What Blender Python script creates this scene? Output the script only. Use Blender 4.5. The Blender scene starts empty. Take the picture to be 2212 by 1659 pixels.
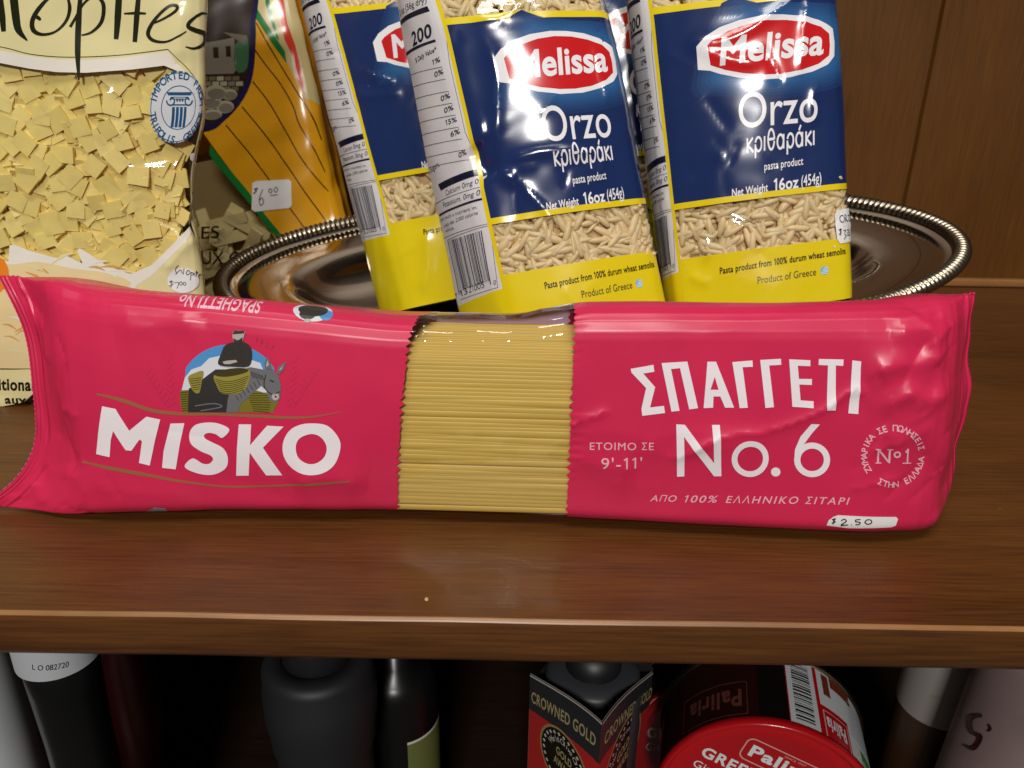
import bpy, bmesh, math, random
import numpy as np
from mathutils import Vector, Matrix
from mathutils.geometry import delaunay_2d_cdt, interpolate_bezier

random.seed(7)
RNG = np.random.default_rng(7)
SC = bpy.context.scene
COL = SC.collection

# ------------------------------------------------------------------ camera, world, lamps
PITCH, ROLL, CAM_H, FPX = math.radians(23), math.radians(.95), .146, 1790.
_r = np.array([1., 0, 0]); _f = np.array([0, math.cos(PITCH), -math.sin(PITCH)]); _u = np.array([0, math.sin(PITCH), math.cos(PITCH)])
CR = _r*math.cos(ROLL) + _u*math.sin(ROLL)
CU = _u*math.cos(ROLL) - _r*math.sin(ROLL)
CF = _f
CP = np.array([0, 0, CAM_H])
cd = bpy.data.cameras.new('camera'); cam = bpy.data.objects.new('camera', cd); COL.objects.link(cam)
cd.sensor_width = 36; cd.lens = FPX/2212*36; cd.clip_start = .01; cd.clip_end = 50
cam.matrix_world = Matrix(((CR[0], CU[0], -CF[0], CP[0]), (CR[1], CU[1], -CF[1], CP[1]), (CR[2], CU[2], -CF[2], CP[2]), (0, 0, 0, 1)))
cd.dof.use_dof = True; cd.dof.focus_distance = .27; cd.dof.aperture_fstop = 26.0
SC.camera = cam

w = bpy.data.worlds.new('World'); SC.world = w; w.use_nodes = True
w.node_tree.nodes['Background'].inputs[0].default_value = (1, .93, .85, 1)
w.node_tree.nodes['Background'].inputs[1].default_value = .06
SC.view_settings.view_transform = 'Standard'; SC.view_settings.look = 'None'
SC.view_settings.exposure = 0.0; SC.view_settings.gamma = 1; SC.view_settings.use_curve_mapping = False
SC.cycles.max_bounces = 10; SC.cycles.transparent_max_bounces = 16; SC.cycles.caustics_reflective = False
SC.cycles.use_denoising = True

def lamp(name, loc, aim, sx, sy, power, color=(1, 1, 1)):
    l = bpy.data.lights.new(name, 'AREA'); l.shape = 'RECTANGLE'; l.size = sx; l.size_y = sy; l.energy = power; l.color = color
    o = bpy.data.objects.new(name, l); COL.objects.link(o); o.location = loc
    o.rotation_euler = (Vector(aim)-Vector(loc)).to_track_quat('-Z', 'Y').to_euler()
    return o
lamp('ceiling_or_fill_lamp', (-.10, -1.60, 1.18), (0, .3, .05), .36, .22, 25, (1, .965, .92))
lamp('ceiling_or_fill_lamp', (-.12, -.62, 2.0), (0, .3, 0), 1.2, .6, 24, (1, .95, .88))  # soft fill added overhead to brighten the yellow bag; no known fixture

# ------------------------------------------------------------------ picture helpers (photo measured at 2212 px wide)
def ray(x, y): return CF + (x-1106)/FPX*CR - (y-829.5)/FPX*CU
def at(x, y, Y):
    d = ray(x, y); return CP + d*((Y-CP[1])/d[1])
def atz(x, y, z):
    d = ray(x, y); return CP + d*((z-CP[2])/d[2])
def proj(P):
    v = np.asarray(P)-CP; k = v@CF
    return np.stack([1106+FPX*(v@CR)/k, 829.5-FPX*(v@CU)/k], -1)
def conv(ox, oy, s): return lambda *pts: [(ox+x/s, oy+y/s) for x, y in pts]
c0 = conv(0, 0, 1); c1 = conv(0, 0, 2.448); c2 = conv(609.9, 0, 2.448); c3 = conv(1287.6, 0, 2.393)
c4 = conv(0, 576, 2.880); c5 = conv(677.7, 609.9, 2.7205); c6 = conv(1186, 609.9, 2.156)
c7 = conv(0, 1287.6, 2.); c8 = conv(1106, 1287.6, 2.)

# ------------------------------------------------------------------ materials
def lin(h):
    h = h.lstrip('#'); o = []
    for i in (0, 2, 4):
        c = int(h[i:i+2], 16)/255
        o.append(c/12.92 if c <= .04045 else ((c+.055)/1.055)**2.4)
    return o
def mat(name, color, rough=.5, metal=0., spec=.5, coat=0., coat_rough=.05, sss=0., alpha=None):
    m = bpy.data.materials.new(name); m.use_nodes = True
    b = m.node_tree.nodes['Principled BSDF']
    c = lin(color) if isinstance(color, str) else list(color)
    b.inputs['Base Color'].default_value = (*c, 1); b.inputs['Roughness'].default_value = rough
    b.inputs['Metallic'].default_value = metal; b.inputs['Specular IOR Level'].default_value = spec
    b.inputs['Coat Weight'].default_value = coat; b.inputs['Coat Roughness'].default_value = coat_rough
    if sss:
        b.inputs['Subsurface Weight'].default_value = sss; b.inputs['Subsurface Radius'].default_value = (.004, .003, .0015); b.inputs['Subsurface Scale'].default_value = 1
    return m
def N(m): return m.node_tree.nodes, m.node_tree.links
def vary(m, scale, lo, hi, stretch=(1, 1, 1), detail=6, bump=0., coords='Object', rough_var=0.):
    """multiply the base colour by noise between lo and hi; optional bump"""
    n, l = N(m); b = n['Principled BSDF']; c = b.inputs['Base Color'].default_value[:]
    tc = n.new('ShaderNodeTexCoord'); mp = n.new('ShaderNodeMapping'); mp.inputs['Scale'].default_value = stretch
    nz = n.new('ShaderNodeTexNoise'); nz.inputs['Scale'].default_value = scale; nz.inputs['Detail'].default_value = detail; nz.inputs['Roughness'].default_value = .65
    l.new(tc.outputs[coords], mp.inputs[0]); l.new(mp.outputs[0], nz.inputs['Vector'])
    r = n.new('ShaderNodeMapRange'); r.inputs['From Min'].default_value = .25; r.inputs['From Max'].default_value = .75
    r.inputs['To Min'].default_value = lo; r.inputs['To Max'].default_value = hi
    l.new(nz.outputs['Fac'], r.inputs['Value'])
    mx = n.new('ShaderNodeVectorMath'); mx.operation = 'SCALE'; mx.inputs[0].default_value = c[:3]
    l.new(r.outputs[0], mx.inputs['Scale']); l.new(mx.outputs[0], b.inputs['Base Color'])
    if bump:
        bp = n.new('ShaderNodeBump'); bp.inputs['Strength'].default_value = bump; bp.inputs['Distance'].default_value = .001
        l.new(nz.outputs['Fac'], bp.inputs['Height']); l.new(bp.outputs[0], b.inputs['Normal'])
    if rough_var:
        r2 = n.new('ShaderNodeMapRange'); r0 = b.inputs['Roughness'].default_value
        r2.inputs['To Min'].default_value = r0-rough_var; r2.inputs['To Max'].default_value = r0+rough_var
        l.new(nz.outputs['Fac'], r2.inputs['Value']); l.new(r2.outputs[0], b.inputs['Roughness'])
    return m
def wood(name, dark, light, axis='X', rough=.38, knots=True):
    m = bpy.data.materials.new(name); m.use_nodes = True; n, l = N(m); b = n['Principled BSDF']
    tc = n.new('ShaderNodeTexCoord')
    st = {'X': (1.4, 22, 22), 'Z': (22, 22, 1.4)}[axis]
    mp = n.new('ShaderNodeMapping'); mp.inputs['Scale'].default_value = st; l.new(tc.outputs['Object'], mp.inputs[0])
    big = n.new('ShaderNodeTexNoise'); big.inputs['Scale'].default_value = 2.2; big.inputs['Detail'].default_value = 5; big.inputs['Distortion'].default_value = 1.2
    l.new(mp.outputs[0], big.inputs['Vector'])
    mp2 = n.new('ShaderNodeMapping'); mp2.inputs['Scale'].default_value = tuple({1.4: 26, 22: 620}[s] for s in st); l.new(tc.outputs['Object'], mp2.inputs[0])
    fine = n.new('ShaderNodeTexNoise'); fine.inputs['Scale'].default_value = 1.6; fine.inputs['Detail'].default_value = 3; l.new(mp2.outputs[0], fine.inputs['Vector'])
    blot = n.new('ShaderNodeTexNoise'); blot.inputs['Scale'].default_value = 9; blot.inputs['Detail'].default_value = 3; l.new(tc.outputs['Object'], blot.inputs['Vector'])
    a = n.new('ShaderNodeMath'); a.operation = 'MULTIPLY_ADD'; a.inputs[1].default_value = .42; l.new(big.outputs['Fac'], a.inputs[0])
    a2 = n.new('ShaderNodeMath'); a2.operation = 'MULTIPLY_ADD'; a2.inputs[1].default_value = .68; l.new(fine.outputs['Fac'], a2.inputs[0])
    a3 = n.new('ShaderNodeMath'); a3.operation = 'MULTIPLY_ADD'; a3.inputs[1].default_value = .45; a3.inputs[2].default_value = -.27; l.new(blot.outputs['Fac'], a3.inputs[0])
    l.new(a3.outputs[0], a2.inputs[2]); l.new(a2.outputs[0], a.inputs[2])
    rp = n.new('ShaderNodeValToRGB'); e = rp.color_ramp.elements
    e[0].position = .26; e[0].color = (*lin(dark), 1); e[1].position = .78; e[1].color = (*lin(light), 1)
    l.new(a.outputs[0], rp.inputs[0])
    # small chips and rubbed spots in the varnish
    vo = n.new('ShaderNodeTexVoronoi'); vo.inputs['Scale'].default_value = 16; mpv = n.new('ShaderNodeMapping'); mpv.inputs['Scale'].default_value = (1, 1.6, 1.6)
    l.new(tc.outputs['Object'], mpv.inputs[0]); dn = n.new('ShaderNodeTexNoise'); dn.inputs['Scale'].default_value = 400; l.new(tc.outputs['Object'], dn.inputs['Vector'])
    l.new(mpv.outputs[0], vo.inputs['Vector']); ad = n.new('ShaderNodeMath'); ad.operation = 'MULTIPLY_ADD'; ad.inputs[1].default_value = .03; l.new(dn.outputs['Fac'], ad.inputs[0]); l.new(vo.outputs['Distance'], ad.inputs[2])
    sp = n.new('ShaderNodeMapRange'); sp.inputs['From Min'].default_value = .034; sp.inputs['From Max'].default_value = .026; sp.inputs['To Max'].default_value = .38; l.new(ad.outputs[0], sp.inputs['Value'])
    mxs = n.new('ShaderNodeMix'); mxs.data_type = 'RGBA'; mxs.inputs['B'].default_value = (*lin('#a9824e'), 1); l.new(sp.outputs[0], mxs.inputs['Factor']); l.new(rp.outputs[0], mxs.inputs['A'])
    l.new(mxs.outputs['Result'], b.inputs['Base Color'])
    b.inputs['Roughness'].default_value = rough
    rr = n.new('ShaderNodeMapRange'); rr.inputs['To Min'].default_value = rough-.1; rr.inputs['To Max'].default_value = rough+.14; l.new(blot.outputs['Fac'], rr.inputs['Value']); l.new(rr.outputs[0], b.inputs['Roughness'])
    bp = n.new('ShaderNodeBump'); bp.inputs['Strength'].default_value = .12; bp.inputs['Distance'].default_value = .0006
    l.new(fine.outputs['Fac'], bp.inputs['Height']); l.new(bp.outputs[0], b.inputs['Normal'])
    return m
def film(name, rough=.06, tint=(1, 1, 1), gloss=1.0):
    """thin clear wrapping film: lets light straight through, reflects by fresnel"""
    m = bpy.data.materials.new(name); m.use_nodes = True; n, l = N(m); n.clear()
    out = n.new('ShaderNodeOutputMaterial'); mx = n.new('ShaderNodeMixShader'); tr = n.new('ShaderNodeBsdfTransparent'); gl = n.new('ShaderNodeBsdfGlossy')
    tr.inputs[0].default_value = (*tint, 1); gl.inputs['Roughness'].default_value = rough; gl.inputs[0].default_value = (gloss, gloss, gloss, 1)
    fr = n.new('ShaderNodeFresnel'); ge = n.new('ShaderNodeNewGeometry'); mr = n.new('ShaderNodeMapRange')
    mr.inputs['To Min'].default_value = 1.75; mr.inputs['To Max'].default_value = 1/1.75      # same reflectance from both faces of the sheet
    l.new(ge.outputs['Backfacing'], mr.inputs['Value']); l.new(mr.outputs[0], fr.inputs[0])
    l.new(fr.outputs[0], mx.inputs[0]); l.new(tr.outputs[0], mx.inputs[1]); l.new(gl.outputs[0], mx.inputs[2]); l.new(mx.outputs[0], out.inputs[0])
    return m

IR = .16      # gloss of the printed orzo film
M = {}
M['blue'] = mat('printed_blue', '#1a2d5e', IR, coat=.0, spec=.8)
M['yellow'] = mat('printed_yellow', '#ead215', IR+.05, spec=.8)
M['panel_white'] = mat('printed_panel_white', '#dcdadc', IR+.1, spec=.7)
M['ink_white'] = mat('ink_white', '#f4f4f8', IR, spec=.8)
M['ink_navy'] = mat('ink_navy', '#141a33', IR+.05, spec=.7)
M['ink_black'] = mat('ink_black', '#161412', .2, spec=.6)
M['ink_grey'] = mat('ink_grey', '#4a4636', .2)
M['ink_red'] = mat('ink_red', '#d01d22', IR, spec=.8)
M['ink_sky'] = mat('ink_sky', '#7fc0dc', .2)
M['clear'] = film('clear_film', .05)
M['clear_pack'] = film('clear_film_pack', .035, gloss=.8)
M['clear_soft'] = film('clear_film_soft', .06)
M['pink'] = vary(mat('printed_pink', '#d62b55', .31, spec=.45), 30, .93, 1.05)
M['pink_in'] = mat('pink_film_inside', '#f0c6da', .5)
M['misko_white'] = mat('ink_white_satin', '#f6eef4', .36)
M['misko_pale'] = mat('ink_pale_pink', '#f0b9cb', .36)
M['gold'] = mat('ink_gold', '#b5734f', .35, metal=.3)
M['faint'] = mat('ink_faint_gold', '#b4385a', .35, metal=.2)
M['sticker'] = vary(mat('sticker_paper', '#f1f1f1', .55), 90, .96, 1.02)
M['pen'] = mat('pen_ink', '#1c1c22', .5)
M['orzo'] = vary(mat('orzo_grain', '#ecd29c', .42, sss=.12), 160, .8, 1.1, detail=2)
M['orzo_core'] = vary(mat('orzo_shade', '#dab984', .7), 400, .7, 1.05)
M['square'] = vary(mat('egg_pasta', '#f2da7e', .5, sss=.12), 120, .9, 1.06, detail=3)
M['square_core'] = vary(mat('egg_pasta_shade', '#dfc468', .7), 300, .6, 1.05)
M['spag'] = vary(mat('spaghetti', '#d6b456', .5, sss=.0), 60, .9, 1.08, stretch=(.3, 6, 6))
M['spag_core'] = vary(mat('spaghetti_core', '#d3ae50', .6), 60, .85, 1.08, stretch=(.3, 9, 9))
M['shelf_wood'] = wood('shelf_wood', '#46270d', '#73451b', 'X', .44)
M['wall_wood'] = wood('wall_wood', '#4c2d08', '#6c420e', 'Z', .42)
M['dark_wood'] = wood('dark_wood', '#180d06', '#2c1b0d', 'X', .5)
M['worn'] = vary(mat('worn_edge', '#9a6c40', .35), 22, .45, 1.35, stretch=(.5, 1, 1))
M['silver'] = mat('polished_tray_metal', (.56, .51, .43), .09, metal=1)
M['silver_rim'] = mat('tray_rim_metal', (.30, .26, .20), .28, metal=1)

# ------------------------------------------------------------------ object helpers
def tag(o, label=None, cat=None, group=None, kind=None):
    if label: o['label'] = label
    if cat: o['category'] = cat
    if group: o['group'] = group
    if kind: o['kind'] = kind
    return o
def empty(name, loc, label, cat, group=None):
    o = bpy.data.objects.new(name, None); COL.objects.link(o); o.location = loc; o.empty_display_size = .02
    return tag(o, label, cat, group)
class MB:
    """collects faces with materials and builds one mesh object"""
    def __init__(s): s.v = []; s.f = []; s.m = []; s.n = []; s.mats = []; s.hasn = True; s.k = 0
    def slot(s, m):
        if m not in s.mats: s.mats.append(m)
        return s.mats.index(m)
    def add(s, verts, faces, m, normals=None):
        k = s.k; i = s.slot(m)
        verts = np.asarray(verts, float)
        s.v.append(verts); s.k += len(verts)
        s.n.append(np.zeros((len(verts), 3)) if normals is None else np.asarray(normals, float))
        if normals is None: s.hasn = False
        for f in faces:
            s.f.append([int(a)+k for a in f])
        if isinstance(m, list): s.m += m
        else: s.m += [i]*len(faces)
    def build(s, name, parent=None, smooth=True, world=True):
        me = bpy.data.meshes.new(name)
        V = np.concatenate(s.v) if s.v else np.zeros((0, 3))
        if parent is not None and world: V = V-np.array(parent_loc(parent))
        me.from_pydata(V.tolist(), [], s.f)
        for m in s.mats: me.materials.append(m)
        me.polygons.foreach_set('material_index', s.m)
        me.polygons.foreach_set('use_smooth', [smooth]*len(s.f))
        if s.hasn and s.v:
            me.update()
            me.normals_split_custom_set_from_vertices([Vector(q) for q in np.concatenate(s.n).tolist()])
        o = bpy.data.objects.new(name, me); COL.objects.link(o)
        if parent is not None: o.parent = parent
        me.update()
        return o
def parent_loc(p):
    L = np.array(p.location)
    while p.parent: p = p.parent; L = L+np.array(p.location)
    return L
def box(mb, lo, hi, m, bev=0., R=None, T=(0, 0, 0)):
    bm = bmesh.new(); bmesh.ops.create_cube(bm, size=1)
    for v in bm.verts: v.co = Vector([(lo[i]+hi[i])/2 + v.co[i]*(hi[i]-lo[i]) for i in range(3)])
    if bev: bmesh.ops.bevel(bm, geom=bm.edges[:], offset=bev, segments=3, affect='EDGES', profile=.5)
    V = np.array([v.co[:] for v in bm.verts]); F = [[v.index for v in f.verts] for f in bm.faces]
    bm.verts.index_update(); F = [[v.index for v in f.verts] for f in bm.faces]
    if R is not None: V = V@np.array(R).T
    mb.add(V+np.array(T), F, m); bm.free()
def lathe(mb, prof, m, n=64, R=np.eye(3), T=(0, 0, 0), sx=1., sy=1., a0=0., a1=2*math.pi, prof_mats=None):
    prof = np.array(prof); full = abs(a1-a0-2*math.pi) < 1e-6
    th = np.linspace(a0, a1, n+1)[:-1] if full else np.linspace(a0, a1, n+1)
    k = len(th); V = []
    for r, z in prof:
        V.append(np.stack([r*sx*np.cos(th), r*sy*np.sin(th), np.full(k, z)], -1))
    V = np.concatenate(V)@np.array(R).T+np.array(T)
    F = []
    for j in range(len(prof)-1):
        for i in range(k if full else k-1):
            i2 = (i+1) % k
            F.append([j*k+i, j*k+i2, (j+1)*k+i2, (j+1)*k+i])
    mb.add(V, F, m)
def rot(ax, deg):
    return np.array(Matrix.Rotation(math.radians(deg), 3, ax))

# ------------------------------------------------------------------ flat outlines -> triangles
def fill_rings(rings, edges=(), even_odd=False):
    """fill closed rings (nonzero winding), cutting along extra edges; units are free"""
    P = []; E = []
    segs = []
    for r in rings:
        r = [tuple(map(float, q)) for q in r]
        k = len(P); n = len(r)
        P += r; E += [(k+i, k+(i+1) % n) for i in range(n)]
        segs += [(r[i], r[(i+1) % n]) for i in range(n)]
    for a, b in edges:
        k = len(P); P += [a, b]; E.append((k, k+1))
    if len(P) < 3: return np.zeros((0, 2)), []
    P0 = np.array(P); c = P0.mean(0); s = max(1e-9, np.ptp(P0, axis=0).max())/10
    out = delaunay_2d_cdt([Vector(((q-c)/s).tolist()) for q in P0], E, [], 0, 1e-6)
    V = np.array([v[:] for v in out[0]])*s+c; T = [f for f in out[2]]
    if not T: return np.zeros((0, 2)), []
    cen = np.array([V[f].mean(0) for f in T]); S = np.array(segs)
    a, b = S[:, 0], S[:, 1]
    wn = np.zeros(len(cen), int)
    up = (a[None, :, 1] <= cen[:, None, 1]) & (b[None, :, 1] > cen[:, None, 1])
    dn = (a[None, :, 1] > cen[:, None, 1]) & (b[None, :, 1] <= cen[:, None, 1])
    cr = (b[None, :, 0]-a[None, :, 0])*(cen[:, None, 1]-a[None, :, 1])-(cen[:, None, 0]-a[None, :, 0])*(b[None, :, 1]-a[None, :, 1])
    wn = (up & (cr > 0)).sum(1)-(dn & (cr < 0)).sum(1)
    keep = (np.abs(wn) % 2 == 1) if even_odd else (wn != 0)
    return V, [list(T[i]) for i in np.nonzero(keep)[0]]

_gl = {}
def glyph(ch):
    """outline rings and advance of one character of Blender's built-in face, cap height about .7"""
    if ch in _gl: return _gl[ch]
    if ch in GREEK: _gl[ch] = GREEK[ch](); return _gl[ch]
    def adv(s):
        c = bpy.data.curves.new('t', 'FONT'); c.body = s; o = bpy.data.objects.new('t', c); COL.objects.link(o)
        bpy.context.view_layer.update(); d = o.dimensions[0]
        return c, o, d
    c, o, d = adv('H'+ch+'H'); bpy.data.objects.remove(o)
    c, o, d2 = adv('HH'); bpy.data.objects.remove(o)
    c, o, _ = adv(ch)
    rings = []
    if ch != ' ':
        cv = o.to_curve(bpy.context.evaluated_depsgraph_get())
        for sp in cv.splines:
            bp = sp.bezier_points; r = []
            for i in range(len(bp)):
                a, b = bp[i], bp[(i+1) % len(bp)]
                straight = (a.handle_right-a.co).cross(b.co-a.co).length < 1e-5 and (b.handle_left-b.co).cross(b.co-a.co).length < 1e-5
                pts = [a.co] if straight else interpolate_bezier(a.co, a.handle_right, b.handle_left, b.co, 7)[:-1]
                r += [(q[0], q[1]) for q in pts]
            q = [r[0]]
            for t in r[1:]:
                if math.dist(t, q[-1]) > 1e-4: q.append(t)
            if len(q) > 2: rings.append(q)
        o.to_curve_clear()
    bpy.data.objects.remove(o)
    _gl[ch] = (rings, d-d2); return _gl[ch]
def area(r): return .5*sum(r[i][0]*r[(i+1) % len(r)][1]-r[(i+1) % len(r)][0]*r[i][1] for i in range(len(r)))
def offset_ring(r, d):
    n = len(r); o = []
    for i in range(n):
        p, q, s = np.array(r[i-1]), np.array(r[i]), np.array(r[(i+1) % n])
        e1 = q-p; e2 = s-q; e1 /= np.linalg.norm(e1)+1e-12; e2 /= np.linalg.norm(e2)+1e-12
        n1 = np.array([e1[1], -e1[0]]); n2 = np.array([e2[1], -e2[0]]); m = n1+n2; l = np.linalg.norm(m)
        m = n1 if l < 1e-6 else m/l
        o.append(tuple(q+m*d/max(.45, float(m@n1))))
    return o
def ribbon(pts, w, closed=False, cap=True):
    """closed ring of a stroke along pts with width w (number or list)"""
    pts = [np.array(p, float) for p in pts]; n = len(pts)
    W = [w]*n if not hasattr(w, '__len__') else list(np.interp(np.linspace(0, 1, n), np.linspace(0, 1, len(w)), w))
    L = []; Rr = []
    for i in range(n):
        a = pts[i-1] if (i > 0 or closed) else pts[i]; b = pts[(i+1) % n] if (i < n-1 or closed) else pts[i]
        t = b-a; t = t/(np.linalg.norm(t)+1e-12); nn = np.array([-t[1], t[0]])
        k = 1.
        if 0 < i < n-1 or closed:
            e = pts[i]-pts[i-1]; e = e/(np.linalg.norm(e)+1e-12); k = 1/max(.5, abs(float(nn@np.array([-e[1], e[0]]))))
        L.append(tuple(pts[i]+nn*W[i]/2*k)); Rr.append(tuple(pts[i]-nn*W[i]/2*k))
    if closed: return [L, Rr[::-1]]
    return [L+Rr[::-1]]
def smooth(pts, k=6, closed=False):
    """Catmull-Rom through pts"""
    P = [np.array(p, float) for p in pts]; n = len(P); o = []
    for i in range(n if closed else n-1):
        a = P[i-1] if (i > 0 or closed) else P[0]; b = P[i]; c = P[(i+1) % n]; d = P[(i+2) % n] if (i < n-2 or closed) else P[-1]
        for j in range(k):
            t = j/k
            o.append(tuple(.5*((2*b)+(-a+c)*t+(2*a-5*b+4*c-d)*t*t+(-a+3*b-3*c+d)*t**3)))
    if not closed: o.append(tuple(P[-1]))
    return o
def ell(cx, cy, rx, ry, n=40, a0=0, a1=360): 
    full = abs(a1-a0) >= 360
    k = n if full else n+1
    return [(cx+rx*math.cos(math.radians(a0+(a1-a0)*i/n)), cy+ry*math.sin(math.radians(a0+(a1-a0)*i/n))) for i in range(k)]
# Greek letters drawn as strokes (cap height .7, stem .075)
def _strk(adv, *strokes, w=.075):
    rs = []
    for s in strokes:
        for r in ribbon(s, w): rs.append(r if area(r) > 0 else r[::-1])
    return rs, adv
GREEK = {
    '1': lambda: _strk(.40, [(.08, .545), (.235, .665)], [(.235, 0), (.235, .70)]),
    'Σ': lambda: _strk(.52, [(.47, .665), (.10, .665), (.30, .36), (.08, .035), (.48, .035)]),
    'Π': lambda: _strk(.66, [(.10, 0), (.10, .70)], [(.063, .665), (.597, .665)], [(.56, 0), (.56, .70)]),
    'Λ': lambda: _strk(.60, [(.04, 0), (.30, .69), (.56, 0)]),
    'Δ': lambda: _strk(.62, [(.04, .035), (.31, .67), (.58, .035)], [(.04, .035), (.58, .035)]),
    'Γ': lambda: _strk(.48, [(.10, 0), (.10, .70)], [(.063, .665), (.46, .665)]),
    'Ω': lambda: _strk(.72, [(.08, .035), (.27, .035)]+[(.36+.27*math.cos(math.radians(a)), .40+.29*math.sin(math.radians(a))) for a in range(245, -66, -18)]+[(.45, .035), (.64, .035)]),
    'κ': lambda: _strk(.42, [(.09, 0), (.09, .48)], [(.38, .475), (.11, .24), (.40, .005)]),
    'ρ': lambda: _strk(.50, [(.09, -.22), (.09, .24)], ell(.26, .24, .17, .235, 22, 180, 540)),
    'ι': lambda: _strk(.19, [(.09, 0), (.09, .48)]),
    'θ': lambda: _strk(.52, ell(.26, .35, .17, .34, 28, 0, 362), [(.10, .36), (.42, .36)]),
    'α': lambda: _strk(.53, ell(.24, .24, .17, .235, 22, 20, 380), [(.42, .48), (.42, 0)]),
    'ά': lambda: _strk(.53, ell(.24, .24, .17, .235, 22, 20, 380), [(.42, .48), (.42, 0)], [(.24, .56), (.33, .72)]),
}
def text_rings(s, bold=0., track=0., shear=0.):
    """rings for a line of text, baseline y=0, x from 0; bold is an outline offset in em"""
    x = 0; R = []
    for ch in s:
        g, a = glyph(ch)
        bb = bold
        gr = [offset_ring(r, bb) for r in g] if bb else g
        if bb and g and ch not in GREEK and area(max(g, key=lambda r: abs(area(r)))) < 0:
            gr = [offset_ring(r, -bb) for r in g]
        R += [[(px+x+py*shear, py) for px, py in r] for r in gr]
        x += a+track+bold*1.2
    return R, x
def bounds(R):
    A = np.array([p for r in R for p in r]); return A.min(0), A.max(0)

# ------------------------------------------------------------------ curved printed surfaces
class Surf:
    """surface S(p,v); print is laid out in (p,v) and follows the wrinkles"""
    def __init__(s, base, P, V, flip=False, noise=(), creases=(), mask=None):
        s.base = base; s.P = np.array(P); s.V = np.array(V); s.sg = -1 if flip else 1; s.noise = noise; s.creases = creases; s.mask = mask; s.extra = None
    def bn(s, p, v, f, e=2e-4):
        a = f(p+e, v)-f(p-e, v); b = f(p, v+e)-f(p, v-e)
        n = np.cross(a, b)*s.sg; return n/(np.linalg.norm(n, axis=-1, keepdims=True)+1e-15)
    def disp(s, p, v):
        d = np.zeros_like(p)
        for amp, kp, kv, ph in s.noise: d += amp*np.sin(kp*p+kv*v+ph)
        if s.mask is not None: d = d*s.mask(p, v)
        if s.extra is not None: d = d+s.extra(p, v)
        for pts, h, wd in s.creases:
            pts = smooth(pts, 3) if len(pts) > 2 else [tuple(q) for q in pts]
            A = np.array(pts); m = 5*wd
            sel = (p > A[:, 0].min()-m) & (p < A[:, 0].max()+m) & (v > A[:, 1].min()-m) & (v < A[:, 1].max()+m)
            if not sel.any(): continue
            P_, V_ = p[sel], v[sel]; L = np.concatenate([[0], np.cumsum(np.hypot(*np.diff(A, axis=0).T))]); best = np.full(P_.shape, 1e9); arc = np.zeros(P_.shape)
            for i in range(len(A)-1):
                ax, ay = A[i]; bx, by = A[i+1]; L2 = (bx-ax)**2+(by-ay)**2+1e-15
                t = np.clip(((P_-ax)*(bx-ax)+(V_-ay)*(by-ay))/L2, 0, 1)
                q = (P_-ax-t*(bx-ax))**2+(V_-ay-t*(by-ay))**2
                w_ = q < best; best = np.where(w_, q, best); arc = np.where(w_, L[i]+t*(L[i+1]-L[i]), arc)
            f = arc/(L[-1]+1e-12); q = np.sqrt(best+(.25*wd)**2)-.25*wd
            d[sel] += h*(np.exp(-q/wd)-math.exp(-5))*np.clip(np.minimum(f, 1-f)*5+.05, 0, 1)
        return d
    def S(s, p, v):
        p = np.asarray(p, float); v = np.asarray(v, float)
        return s.base(p, v)+s.bn(p, v, s.base, 1e-3)*s.disp(p, v)[..., None]
    def nrm(s, p, v): return s.bn(np.asarray(p, float), np.asarray(v, float), s.S, 2.5e-4)
    def uv(s, px, guess=None):
        """(p,v) under photo points, from the smooth surface"""
        px = np.array(px, float); n = len(px)
        q = np.tile(np.array(guess if guess is not None else [s.P.mean(), s.V.mean()], float), (n, 1))
        if guess is None:                     # coarse search over points that face the camera
            g = np.stack(np.meshgrid(np.linspace(s.P[0], s.P[-1], 90), np.linspace(s.V[0], s.V[-1], 40), indexing='ij'), -1).reshape(-1, 2)
            X = s.base(g[:, 0], g[:, 1]); nn = s.bn(g[:, 0], g[:, 1], s.base); ok = ((CP-X)*nn).sum(1) > 0
            g = g[ok]; pr = proj(X[ok])
            for i in range(n): q[i] = g[((pr-px[i])**2).sum(1).argmin()]
        e = 1e-4
        for _ in range(14):
            f = proj(s.base(q[:, 0], q[:, 1]))
            ja = (proj(s.base(q[:, 0]+e, q[:, 1]))-f)/e; jb = (proj(s.base(q[:, 0], q[:, 1]+e))-f)/e
            r = px-f; det = ja[:, 0]*jb[:, 1]-ja[:, 1]*jb[:, 0]; det = np.where(np.abs(det) < 1e-3, 1e-3, det)
            dp = (r[:, 0]*jb[:, 1]-r[:, 1]*jb[:, 0])/det; dv = (ja[:, 0]*r[:, 1]-ja[:, 1]*r[:, 0])/det
            q += np.clip(np.stack([dp, dv], -1), -.006, .006)
        return q
    def cells(s, mb, matf, partf=None, part=None):
        """the film itself: every grid cell gets matf(p,v) or None; partf picks the cells of one part"""
        P, V = s.P, s.V; a, b = len(P), len(V)
        pc = (P[:-1]+P[1:])/2; vc = (V[:-1]+V[1:])/2
        gp, gv = np.meshgrid(P, V, indexing='ij')
        X = s.S(gp.ravel(), gv.ravel()); Nn = s.nrm(gp.ravel(), gv.ravel())
        by = {}
        for i in range(a-1):
            for j in range(b-1):
                if partf and partf(pc[i], vc[j]) != part: continue
                m = matf(pc[i], vc[j])
                if m is None: continue
                q = [i*b+j, (i+1)*b+j, (i+1)*b+j+1, i*b+j+1]
                t = [[q[0], q[1], q[2]], [q[0], q[2], q[3]]]
                if s.sg < 0: t = [x[::-1] for x in t]
                by.setdefault(m, []).extend(t)
        for m, F in by.items():
            F = np.array(F); u, inv = np.unique(F, return_inverse=True)
            mb.add(X[u], inv.reshape(F.shape).tolist(), m, Nn[u])
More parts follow.
